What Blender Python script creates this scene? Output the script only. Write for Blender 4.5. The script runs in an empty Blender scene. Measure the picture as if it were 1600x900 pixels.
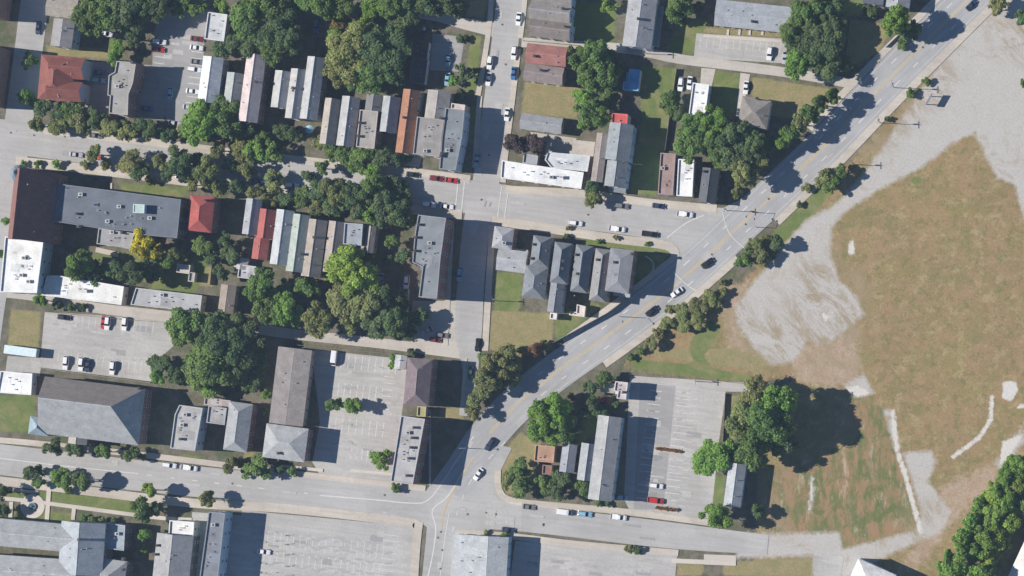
import bpy, bmesh, math, random
import numpy as np
from mathutils import Vector, Matrix
random.seed(7); np.random.seed(7)
R = math.radians
sc = bpy.context.scene
S = 0.22                      # metres per photo pixel on the ground
HC = 900.0                    # flying height
NX, NY = (1640-800)*S, (450-650)*S     # point straight below the aircraft

# ---------------------------------------------------------------- camera, sky, sun
cam_d = bpy.data.cameras.new('camera'); cam = bpy.data.objects.new('camera', cam_d)
sc.collection.objects.link(cam); sc.camera = cam
cam.location = (NX, NY, HC); cam.rotation_euler = (0, 0, 0)
cam_d.sensor_width = 36; cam_d.lens = 36*HC/(1600*S)
cam_d.shift_x = -NX/(1600*S); cam_d.shift_y = -NY/(1600*S)
cam_d.clip_start = 10; cam_d.clip_end = 6000

SUN_EL = 38.0
SHD = Vector((1.0, -0.05))                # way the shadows fall on the ground
w = bpy.data.worlds.new('World'); sc.world = w; w.use_nodes = True
nt = w.node_tree; bg = nt.nodes['Background']
sky = nt.nodes.new('ShaderNodeTexSky'); sky.sky_type = 'NISHITA'; sky.sun_disc = False
sky.sun_elevation = R(SUN_EL); sky.sun_rotation = math.atan2(-SHD.x, -SHD.y) % (2*math.pi)
sky.air_density = 1.1; sky.dust_density = 0.0; sky.ozone_density = 8.0; sky.altitude = 1200
nt.links.new(sky.outputs[0], bg.inputs[0]); bg.inputs[1].default_value = 0.065
sun_d = bpy.data.lights.new('sun', 'SUN'); sun = bpy.data.objects.new('sun', sun_d)
sc.collection.objects.link(sun)
sun_d.energy = 5.0; sun_d.angle = R(0.5); sun_d.color = (1.0, 0.95, 0.885)
sd = SHD.normalized()
sun.rotation_euler = Vector((sd.x*math.cos(R(SUN_EL)), sd.y*math.cos(R(SUN_EL)), -math.sin(R(SUN_EL)))).to_track_quat('-Z', 'Y').to_euler()
sc.view_settings.view_transform = 'Standard'; sc.view_settings.look = 'None'
sc.view_settings.exposure = 0.47; sc.view_settings.gamma = 1; sc.view_settings.use_curve_mapping = False
sc.render.engine = 'CYCLES'; sc.cycles.max_bounces = 5; sc.cycles.diffuse_bounces = 2
sc.cycles.transparent_max_bounces = 4; sc.cycles.use_denoising = True

C = sc.collection
HAZE = 0.00007
sc.cycles.volume_bounces = 0
sc.cycles.volume_max_steps = 16
def G(px, py, z=0.0):                     # photo pixel of a point on the ground -> world
    return Vector(((px-800)*S, (450-py)*S, z))
def P(px, py, h):                         # photo pixel of a point that stands h metres up
    g = G(px, py); k = (HC-h)/HC
    return Vector((NX+(g.x-NX)*k, NY+(g.y-NY)*k, h))

# ---------------------------------------------------------------- materials
MATS = {}
class NT:
    def __init__(s, m): s.t = m.node_tree; s.b = s.t.nodes['Principled BSDF']
    def n(s, typ, **kw):
        nd = s.t.nodes.new(typ)
        for k, v in kw.items():
            if k.startswith('i_'): nd.inputs[k[2:].replace('_', ' ')].default_value = v
            else: setattr(nd, k, v)
        return nd
    def l(s, a, b): s.t.links.new(a, b)
    def noise(s, scale, detail=4, rough=.6, vec=None, dist=0):
        n = s.n('ShaderNodeTexNoise', i_Scale=scale, i_Detail=detail, i_Roughness=rough, i_Distortion=dist)
        if vec is not None: s.l(vec, n.inputs['Vector'])
        return n.outputs['Fac']
    def pos(s): return s.n('ShaderNodeNewGeometry').outputs['Position']
    def rng(s, v, a, b, c, d, clamp=True):
        n = s.n('ShaderNodeMapRange'); n.clamp = clamp; s.l(v, n.inputs[0])
        for i, x in enumerate((a, b, c, d)): n.inputs[i+1].default_value = x
        return n.outputs[0]
    def math(s, op, a, b=None):
        n = s.n('ShaderNodeMath', operation=op)
        for i, x in enumerate((a, b)):
            if x is None: continue
            if isinstance(x, (int, float)): n.inputs[i].default_value = x
            else: s.l(x, n.inputs[i])
        return n.outputs[0]
    def mix(s, f, a, b, mode='MIX'):
        n = s.n('ShaderNodeMix', data_type='RGBA', blend_type=mode)
        for i, x in ((0, f), (6, a), (7, b)):
            if isinstance(x, (int, float)): n.inputs[i].default_value = x
            elif isinstance(x, tuple): n.inputs[i].default_value = (*x[:3], 1)
            else: s.l(x, n.inputs[i])
        return n.outputs[2]
    def bump(s, h, strength=.3, dist=.05):
        n = s.n('ShaderNodeBump', i_Strength=strength, i_Distance=dist); s.l(h, n.inputs['Height'])
        s.l(n.outputs[0], s.b.inputs['Normal'])
    def scale(s, col, f):                 # multiply a colour by a value socket
        n = s.n('ShaderNodeVectorMath', operation='SCALE'); s.l(col, n.inputs[0]); s.l(f, n.inputs['Scale'])
        return n.outputs[0]
def newmat(name):
    m = bpy.data.materials.new(name); m.use_nodes = True; return m, NT(m)
def rgbn(t, c):
    n = t.n('ShaderNodeRGB'); n.outputs[0].default_value = (*c, 1); return n.outputs[0]

def surf(kind, col, rough=.85):
    """matt surfaces: roof / flat / wall / brick / paint / metal / glass / wood"""
    key = (kind, col)
    if key in MATS: return MATS[key]
    m, t = newmat(kind+'_material'); b = t.b
    b.inputs['Roughness'].default_value = rough
    p = t.pos(); c = rgbn(t, col)
    if kind == 'roof':                    # shingles: courses, worn patches, streaks
        f = t.rng(t.noise(.35, 5, .65, p), .3, .7, .80, 1.18)
        g = t.rng(t.noise(2.0, 5, .8, p), .3, .7, .74, 1.26)
        o = t.scale(c, t.math('MULTIPLY', f, g))
        st = t.rng(t.noise(1.1, 4, .6, p, 1.5), .56, .72, 0, .35)
        o = t.mix(st, o, tuple(x*.55+.02 for x in col))
        t.l(o, b.inputs['Base Color']); t.bump(t.noise(6, 2, .5, p), .35, .06)
    elif kind == 'flat':                  # membrane / gravel roof: seams, ponding stains, patches
        f = t.rng(t.noise(.22, 5, .6, p), .3, .7, .84, 1.14)
        g = t.rng(t.noise(1.8, 5, .8, p), .3, .7, .84, 1.16)
        o = t.scale(c, t.math('MULTIPLY', f, g))
        v = t.n('ShaderNodeTexVoronoi', i_Scale=.28, feature='F1'); t.l(p, v.inputs['Vector'])
        vv = t.n('ShaderNodeSeparateColor'); t.l(v.outputs['Color'], vv.inputs[0])
        o = t.scale(o, t.rng(vv.outputs[0], 0, 1, .94, 1.06))
        st = t.rng(t.noise(.8, 5, .7, p, .8), .58, .74, 0, .4)
        o = t.mix(st, o, tuple(x*.6+.015 for x in col))
        t.l(o, b.inputs['Base Color'])
    elif kind == 'brick':
        br = t.n('ShaderNodeTexBrick', i_Scale=1.0, i_Mortar_Size=.012, i_Brick_Width=.24, i_Row_Height=.08)
        mp = t.n('ShaderNodeCombineXYZ'); sp = t.n('ShaderNodeSeparateXYZ'); t.l(p, sp.inputs[0])
        t.l(t.math('ADD', sp.outputs[0], sp.outputs[1]), mp.inputs[0]); t.l(sp.outputs[2], mp.inputs[1])
        t.l(mp.outputs[0], br.inputs['Vector'])
        br.inputs['Color1'].default_value = (*col, 1)
        br.inputs['Color2'].default_value = (*[x*.75 for x in col], 1)
        br.inputs['Mortar'].default_value = (.3, .28, .25, 1)
        o = t.scale(br.outputs[0], t.rng(t.noise(.6, 4, .6, p), .3, .7, .8, 1.2)); t.l(o, b.inputs['Base Color'])
    elif kind == 'glass':
        b.inputs['Base Color'].default_value = (*col, 1); b.inputs['Roughness'].default_value = .12
    elif kind == 'metal':
        t.l(t.scale(c, t.rng(t.noise(1.5, 3, .6, p), .3, .7, .85, 1.1)), b.inputs['Base Color'])
        b.inputs['Roughness'].default_value = .45; b.inputs['Metallic'].default_value = .3
    else:
        t.l(t.scale(c, t.rng(t.noise(1.3, 5, .65, p), .3, .7, .84, 1.12)), b.inputs['Base Color'])
    MATS[key] = m; return m

def paving(name, col, grain=.10, crack=.5, patch=.12, dirt=(.22, .19, .15), dirtamt=.25, way=-7.5, wear=1.0):
    m, t = newmat(name); b = t.b; b.inputs['Roughness'].default_value = .9
    p = t.pos(); c = rgbn(t, col)
    f = t.rng(t.noise(.045, 4, .6, p), .3, .7, 1-patch*.7, 1+patch*.7)
    g = t.rng(t.noise(1.6, 6, .75, p), .2, .8, 1-grain, 1+grain)
    # stretched wear streaks
    mp = t.n('ShaderNodeMapping'); mp.vector_type = 'TEXTURE'; mp.inputs['Rotation'].default_value = (0, 0, R(way)); t.l(p, mp.inputs['Vector'])
    mp.inputs['Scale'].default_value = (18, 1.3, 1)
    h = t.rng(t.noise(1.0, 4, .6, mp.outputs[0]), .3, .7, 1-patch*.6*wear, 1+patch*.6*wear)
    o = t.scale(c, t.math('MULTIPLY', t.math('MULTIPLY', f, g), h))
    v = t.n('ShaderNodeTexVoronoi', i_Scale=.085, feature='F1', distance='CHEBYCHEV', i_Randomness=.9); t.l(p, v.inputs['Vector'])
    sp = t.n('ShaderNodeSeparateColor'); t.l(v.outputs['Color'], sp.inputs[0])
    o = t.scale(o, t.rng(sp.outputs[0], 0, 1, 1-patch*.35, 1+patch*.35))
    if crack:
        ds = t.n('ShaderNodeVectorMath', operation='ADD'); t.l(p, ds.inputs[0])
        nz = t.n('ShaderNodeTexNoise', i_Scale=.3, i_Detail=3); t.l(p, nz.inputs['Vector'])
        sc_ = t.n('ShaderNodeVectorMath', operation='SCALE'); t.l(nz.outputs['Color'], sc_.inputs[0]); sc_.inputs['Scale'].default_value = 5
        t.l(sc_.outputs[0], ds.inputs[1])
        e = t.n('ShaderNodeTexVoronoi', i_Scale=.11, feature='DISTANCE_TO_EDGE'); t.l(ds.outputs[0], e.inputs['Vector'])
        cm = t.math('MULTIPLY', t.rng(e.outputs['Distance'], 0, .022, crack, 0), t.rng(t.noise(.07, 3, .5, p), .42, .6, 0, 1))
        o = t.mix(cm, o, tuple(x*.45 for x in col))
    dm = t.rng(t.noise(.16, 6, .72, p, .5), .54, .72, 0, dirtamt)
    o = t.mix(dm, o, dirt)
    t.l(o, b.inputs['Base Color']); MATS[name] = m
    return m

ASPH = paving('asphalt', (.375, .362, .345), .12, .2, .14, (.29, .275, .25), .35)
AVM = paving('avenue_asphalt', (.345, .34, .335), .10, .2, .13, (.28, .27, .25), .35, 43, 1.2)
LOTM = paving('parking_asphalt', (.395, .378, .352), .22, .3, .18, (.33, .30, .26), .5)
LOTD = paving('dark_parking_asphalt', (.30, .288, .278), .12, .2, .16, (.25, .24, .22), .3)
ALLEY = paving('alley_concrete', (.45, .41, .36), .12, .25, .12, (.30, .26, .20), .6)
WALK = paving('sidewalk_concrete', (.47, .42, .355), .14, .2, .15, (.34, .29, .22), .55)
PATH = paving('pale_concrete', (.52, .47, .41), .10, .2, .12, (.40, .35, .28), .4)

def ground_mat():
    m, t = newmat('ground_cover'); b = t.b; b.inputs['Roughness'].default_value = 1
    p = t.pos()
    n1 = t.noise(.05, 5, .65, p); n2 = t.noise(.25, 6, .72, p); n3 = t.noise(1.4, 6, .8, p); n4 = t.noise(.11, 4, .6, p, 1.0)
    n5 = t.noise(4.5, 3, .7, p)
    # town soil: earth, worn grass, bits of gravel
    soil = t.mix(t.rng(n2, .42, .58, 0, 1), (.105, .10, .058), (.17, .148, .11))
    soil = t.mix(t.rng(n4, .55, .68, 0, .8), soil, (.075, .10, .04))
    # dry meadow
    md = t.mix(t.rng(n1, .38, .62, 0, 1), (.25, .195, .078), (.235, .168, .08))
    md = t.mix(t.rng(n4, .48, .62, 0, .7), md, (.195, .168, .068))
    md = t.mix(t.rng(n2, .50, .64, 0, .7), md, (.31, .24, .11))
    md = t.mix(t.rng(n3, .55, .75, 0, .45), md, (.15, .12, .055))
    vg = t.noise(.14, 6, .75, p, .6)
    md = t.mix(t.rng(vg, .62, .74, 0, .7), md, (.13, .15, .05))
    md = t.mix(t.rng(t.noise(.10, 6, .8, p, .3), .47, .56, 0, .7), md, (.32, .21, .11))
    md = t.mix(t.rng(t.noise(.33, 6, .8, p), .52, .60, 0, .6), md, (.14, .145, .045))
    md = t.mix(t.rng(t.noise(.19, 7, .82, p, .2), .53, .60, 0, .65), md, (.37, .29, .15))
    md = t.mix(t.rng(t.noise(2.2, 4, .8, p), .56, .70, 0, .55), md, (.12, .10, .045))
    md = t.mix(t.rng(t.noise(.8, 5, .75, p), .58, .72, 0, .6), md, (.30, .19, .115))
    # lawn
    gr = t.mix(t.rng(n2, .35, .65, 0, 1), (.10, .15, .038), (.175, .195, .06))
    gr = t.mix(t.rng(n4, .50, .70, 0, .75), gr, (.265, .225, .11))
    gr = t.mix(t.rng(n3, .5, .75, 0, .4), gr, (.09, .115, .035))
    # tan, parched lawn
    tn = t.mix(t.rng(n2, .35, .62, 0, 1), (.30, .235, .12), (.215, .20, .08))
    tn = t.mix(t.rng(n3, .5, .8, 0, .4), tn, (.38, .32, .22))
    # gravel and old concrete
    gv = t.mix(t.rng(n2, .3, .7, 0, 1), (.41, .385, .35), (.455, .43, .395))
    gv = t.mix(t.rng(n3, .55, .75, 0, .35), gv, (.32, .28, .23))
    gv = t.mix(t.rng(t.noise(.09, 7, .75, p, .8), .56, .68, 0, .75), gv, (.34, .27, .185))
    # bare reddish dirt
    dr = t.mix(t.rng(n2, .35, .65, 0, 1), (.33, .225, .14), (.40, .31, .22))
    dr = t.mix(t.rng(n3, .52, .7, 0, .7), dr, (.45, .41, .35))
    # pale scraped subsoil mixed with weeds
    wm = t.n('ShaderNodeMapping'); wm.inputs['Scale'].default_value = (1.6, .5, 1); t.l(p, wm.inputs['Vector'])
    ws = t.noise(.2, 6, .75, wm.outputs[0]); wv = t.noise(.16, 6, .75, wm.outputs[0], .4)
    wd = t.mix(t.rng(ws, .42, .56, 0, 1), (.14, .155, .055), (.30, .19, .10))
    wd = t.mix(t.rng(n4, .54, .62, 0, .8), wd, (.10, .14, .04))
    wd = t.mix(t.rng(wv, .56, .66, 0, .85), wd, (.42, .36, .25))
    wd = t.mix(t.rng(n3, .52, .7, 0, .5), wd, (.12, .10, .05))
    def mask(name, soft, rag):
        a = t.n('ShaderNodeAttribute', attribute_name=name).outputs['Fac']
        r = t.math('MULTIPLY', t.math('SUBTRACT', t.noise(.5, 6, .75, p), .5), rag)
        return t.rng(t.math('ADD', a, r), -soft, soft, 0, 1)
    o = t.mix(mask('meadow', .8, 6), soil, md)
    o = t.mix(mask('weeds', .8, 5), o, wd)
    o = t.mix(mask('tan', .4, 2.5), o, tn)
    o = t.mix(mask('green', .35, 2), o, gr)
    o = t.mix(mask('dirt', 1.5, 12), o, dr)
    o = t.mix(mask('gravel', .8, 3.6), o, gv)
    gm = t.n('ShaderNodeMapping', vector_type='TEXTURE'); gm.inputs['Rotation'].default_value = (0, 0, R(-48)); gm.inputs['Scale'].default_value = (2.2, .8, 1); t.l(p, gm.inputs['Vector'])
    pt = t.math('MULTIPLY', mask('patchy', 4, 10), t.rng(t.noise(.13, 9, .86, gm.outputs[0], .5), .46, .56, 0, .9))
    o = t.mix(pt, o, t.mix(t.rng(n3, .4, .6, 0, 1), (.33, .25, .165), (.25, .20, .11)))
    o = t.mix(mask('slab', .3, 2.6), o, (.56, .53, .48))
    o = t.scale(o, t.math('MULTIPLY', t.rng(n3, .25, .75, .78, 1.22), t.rng(n5, .2, .8, .82, 1.18)))
    t.l(o, b.inputs['Base Color']); t.bump(n3, .6, .25); return m

def foliage_mat():
    m, t = newmat('foliage'); b = t.b; b.inputs['Roughness'].default_value = .75
    b.inputs['Specular IOR Level'].default_value = .2
    oi = t.n('ShaderNodeObjectInfo'); at = t.n('ShaderNodeAttribute', attribute_name='shade_var')
    hue = t.n('ShaderNodeAttribute', attribute_name='hue_var')
    c = t.scale(oi.outputs['Color'], t.rng(at.outputs['Fac'], 0, 1, .68, 1.38))
    c2 = t.mix(t.rng(hue.outputs['Fac'], .3, 1, 0, .5), c, (.24, .23, .05), 'MIX')
    n = t.rng(t.noise(.5, 3, .6, t.pos()), .3, .7, .8, 1.2)
    c3 = t.scale(c2, n)
    t.l(c3, b.inputs['Base Color'])
    tr = t.n('ShaderNodeBsdfTranslucent'); t.l(c3, tr.inputs[0])
    mx = t.n('ShaderNodeMixShader', i_Fac=.33); t.l(b.outputs[0], mx.inputs[1]); t.l(tr.outputs[0], mx.inputs[2])
    t.l(mx.outputs[0], t.t.nodes['Material Output'].inputs[0]); return m
def paint_mat():
    m, t = newmat('car_paint'); b = t.b
    t.l(t.n('ShaderNodeObjectInfo').outputs['Color'], b.inputs['Base Color'])
    b.inputs['Roughness'].default_value = .35; b.inputs['Coat Weight'].default_value = .4
    return m
LEAF = foliage_mat(); PAINT = paint_mat()
BARK = surf('bark', (.11, .085, .06)); GLASS = surf('glass', (.03, .035, .045))
CARGL = surf('glass', (.012, .015, .02)); TYRE = surf('rubber', (.015, .015, .016))
TRIM = surf('paint', (.62, .60, .56)); WHITEP = surf('lane_paint', (.56, .545, .52)); BAYP = surf('bay_paint', (.58, .57, .55)); YELP = surf('lane_paint_yellow', (.52, .39, .19))
STEEL = surf('metal', (.35, .36, .37)); DARKM = surf('metal', (.07, .07, .075)); WOODP = surf('wood', (.17, .13, .09))
LAMPW = surf('lens', (.7, .7, .66)); LAMPR = surf('lens', (.35, .02, .02))

# ---------------------------------------------------------------- object helpers
def mesh(name, vs, fs, mats, fmat=None):
    me = bpy.data.meshes.new(name); me.from_pydata([tuple(v) for v in vs], [], fs)
    for m in (mats if isinstance(mats, (list, tuple)) else [mats]): me.materials.append(m)
    if fmat is not None: me.polygons.foreach_set('material_index', fmat)
    me.update(); return me
def link(name, data, parent=None, loc=None):
    o = bpy.data.objects.new(name, data); C.objects.link(o)
    if parent is not None: o.parent = parent
    if loc is not None: o.location = loc
    return o
def tag(o, label, cat, group=None):
    o['label'] = label; o['category'] = cat
    if group: o['group'] = group
    return o
def thing(name, label, cat, loc, rz=0, group=None):
    o = link(name, None, None, loc); o.rotation_euler = (0, 0, rz); o.empty_display_size = .5
    return tag(o, label, cat, group)
def struct(o, kind='structure'): o['kind'] = kind; return o
class MB:
    def __init__(s): s.v = []; s.f = []; s.m = []
    def add(s, vs, fs, mi=0):
        k = len(s.v); s.v += [tuple(v) for v in vs]; s.f += [tuple(i+k for i in f) for f in fs]; s.m += [mi]*len(fs)
    def box(s, x0, x1, y0, y1, z0, z1, mi=0):
        s.add([(x0, y0, z0), (x1, y0, z0), (x1, y1, z0), (x0, y1, z0), (x0, y0, z1), (x1, y0, z1), (x1, y1, z1), (x0, y1, z1)],
              [(3, 2, 1, 0), (4, 5, 6, 7), (0, 1, 5, 4), (1, 2, 6, 5), (2, 3, 7, 6), (3, 0, 4, 7)], mi)
    def tube(s, a, b, ra, rb, n=8, mi=0):
        a = Vector(a); b = Vector(b); d = (b-a).normalized()
        u = d.orthogonal().normalized(); v = d.cross(u); vs = []
        for p, r in ((a, ra), (b, rb)):
            for i in range(n):
                t = 2*math.pi*i/n; vs.append(p+u*r*math.cos(t)+v*r*math.sin(t))
        s.add(vs, [(i, (i+1) % n, n+(i+1) % n, n+i) for i in range(n)]+[tuple(range(n-1, -1, -1)), tuple(range(n, 2*n))], mi)
    def prism(s, pts, z0, z1, mi=0):
        n = len(pts); s.add([(p[0], p[1], z0) for p in pts]+[(p[0], p[1], z1) for p in pts],
            [tuple(range(n-1, -1, -1)), tuple(range(n, 2*n))]+[(i, (i+1) % n, n+(i+1) % n, n+i) for i in range(n)], mi)
    def data(s, name, mats): return mesh(name, s.v, s.f, mats, s.m)
    def build(s, name, mats, parent=None, loc=None): return link(name, s.data(name, mats), parent, loc)
def ccw(pts):
    a = sum(p[0]*q[1]-q[0]*p[1] for p, q in zip(pts, pts[1:]+pts[:1]))
    return pts if a > 0 else pts[::-1]
def inset(pts, d):                        # ccw polygon, positive d goes inward
    out = []; n = len(pts)
    for i in range(n):
        a, b, c = (Vector(pts[(i+k) % n][:2]) for k in (-1, 0, 1))
        e1 = (b-a).normalized(); e2 = (c-b).normalized()
        n1 = Vector((-e1.y, e1.x)); n2 = Vector((-e2.y, e2.x)); m = n1+n2
        k = d/max(.35, (1+n1.dot(n2))); out.append(b+m*k)
    return out

# ---------------------------------------------------------------- flat sheets: roads, lots, walks
ZS = [0.004]
def nz(): ZS[0] += .003; return ZS[0]
def poly_sheet(name, px, mat, parent=None, z=None, kind='structure'):
    pts = ccw([tuple(G(*p)) for p in px]); z = nz() if z is None else z
    bm = bmesh.new(); f = bm.faces.new([bm.verts.new((p[0], p[1], z)) for p in pts])
    bmesh.ops.triangulate(bm, faces=[f]); me = bpy.data.meshes.new(name); bm.to_mesh(me); bm.free()
    me.materials.append(mat); o = link(name, me, parent)
    if parent is None: struct(o, kind)
    return o
def offs(line, d):
    out = []; n = len(line)
    for i in range(n):
        a = line[max(0, i-1)]; b = line[i]; c = line[min(n-1, i+1)]
        t = Vector((c[0]-a[0], c[1]-a[1])).normalized(); out.append((b[0]-t.y*d, b[1]+t.x*d))
    return out
def smooth(line, k=6):                    # catmull-rom
    out = []; n = len(line)
    for i in range(n-1):
        p = [Vector(line[max(0, min(n-1, i+j))][:2]) for j in (-1, 0, 1, 2)]
        for q in range(k):
            t = q/k
            out.append(.5*((2*p[1])+(p[2]-p[0])*t+(2*p[0]-5*p[1]+4*p[2]-p[3])*t*t+(3*p[1]-p[0]-3*p[2]+p[3])*t**3))
    out.append(Vector(line[-1][:2])); return [tuple(v) for v in out]
def ribbon(mb, line, half, z, z0=None):
    """strip along a pixel line; half is in pixels (number or list); z0 gives it kerb sides"""
    if not isinstance(half, (list, tuple)): half = [half]*len(line)
    L = []; Rr = []
    for i in range(len(line)):
        a = line[max(0, i-1)]; c = line[min(len(line)-1, i+1)]
        t = Vector((c[0]-a[0], c[1]-a[1])).normalized(); b = line[i]; d = half[i]
        L.append(G(b[0]-t.y*d, b[1]+t.x*d, z)); Rr.append(G(b[0]+t.y*d, b[1]-t.x*d, z))
    n = len(line); mb.add(L+Rr, [(i, i+1, n+i+1, n+i) for i in range(n-1)])
    if z0 is not None:
        def dn(v): return Vector((v.x, v.y, z0))
        mb.add(L+[dn(v) for v in L], [(n+i, n+i+1, i+1, i) for i in range(n-1)])
        mb.add(Rr+[dn(v) for v in Rr], [(i, i+1, n+i+1, n+i) for i in range(n-1)])
        for i in (0, n-1): mb.add([L[i], Rr[i], dn(Rr[i]), dn(L[i])], [(0, 1, 2, 3)])
def strip(name, line, half, mat, curve=True, parent=None, z=None, z0=None):
    if curve:
        if isinstance(half, (list, tuple)):
            hh = [(h, 0) for h in half]; half = [v[0] for v in smooth([(i*1.0, h) for i, h in enumerate(half)])]
            half = [v[1] for v in smooth([(i*1.0, h[0]) for i, h in enumerate(hh)])]
        line = smooth(line)
    mb = MB(); ribbon(mb, line, half, nz() if z is None else z, z0)
    o = mb.build(name, mat, parent)
    bm = bmesh.new(); bm.from_mesh(o.data); bmesh.ops.recalc_face_normals(bm, faces=bm.faces); bm.to_mesh(o.data); bm.free()
    if parent is None: struct(o)
    return o
def dashes(name, line, mat, parent, on=14, off=26, half=.7, z=None, start=0):
    line = smooth(line, 10); mb = MB(); z = nz() if z is None else z
    pos = 0; seg = []; nxt = start; drawing = False
    for a, b in zip(line, line[1:]):
        d = math.dist(a, b); k = max(1, int(d/2))
        for i in range(k):
            q = (a[0]+(b[0]-a[0])*i/k, a[1]+(b[1]-a[1])*i/k)
            ph = (pos-start) % (on+off)
            if pos >= start and ph < on: seg.append(q)
            elif len(seg) > 1: ribbon(mb, seg, half, z); seg = []
            else: seg = []
            pos += d/k
    if mb.v: return mb.build(name, mat, parent)
# ---------------------------------------------------------------- ground sheet with cover masks
def sdist(polys, X, Y):                   # signed distance (inside +), in metres
    best = np.full(X.shape, -50.0)
    for px in polys:
        pts = [G(*p) for p in px]; x = np.array([p.x for p in pts]); y = np.array([p.y for p in pts])
        d = np.full(X.shape, 1e9); ins = np.zeros(X.shape, bool)
        for i in range(len(x)):
            j = (i+1) % len(x); dx, dy = x[j]-x[i], y[j]-y[i]
            t = np.clip(((X-x[i])*dx+(Y-y[i])*dy)/(dx*dx+dy*dy+1e-9), 0, 1)
            d = np.minimum(d, np.hypot(X-x[i]-t*dx, Y-y[i]-t*dy))
            c = ((y[i] > Y) != (y[j] > Y)); ins ^= c & (X < dx*(Y-y[i])/(dy if dy else 1e-9)+x[i])
        best = np.maximum(best, np.where(ins, d, -d))
    return best
def seg_poly(line, half):
    l = offs(line, half); r = offs(line, -half); return l+r[::-1]
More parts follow.
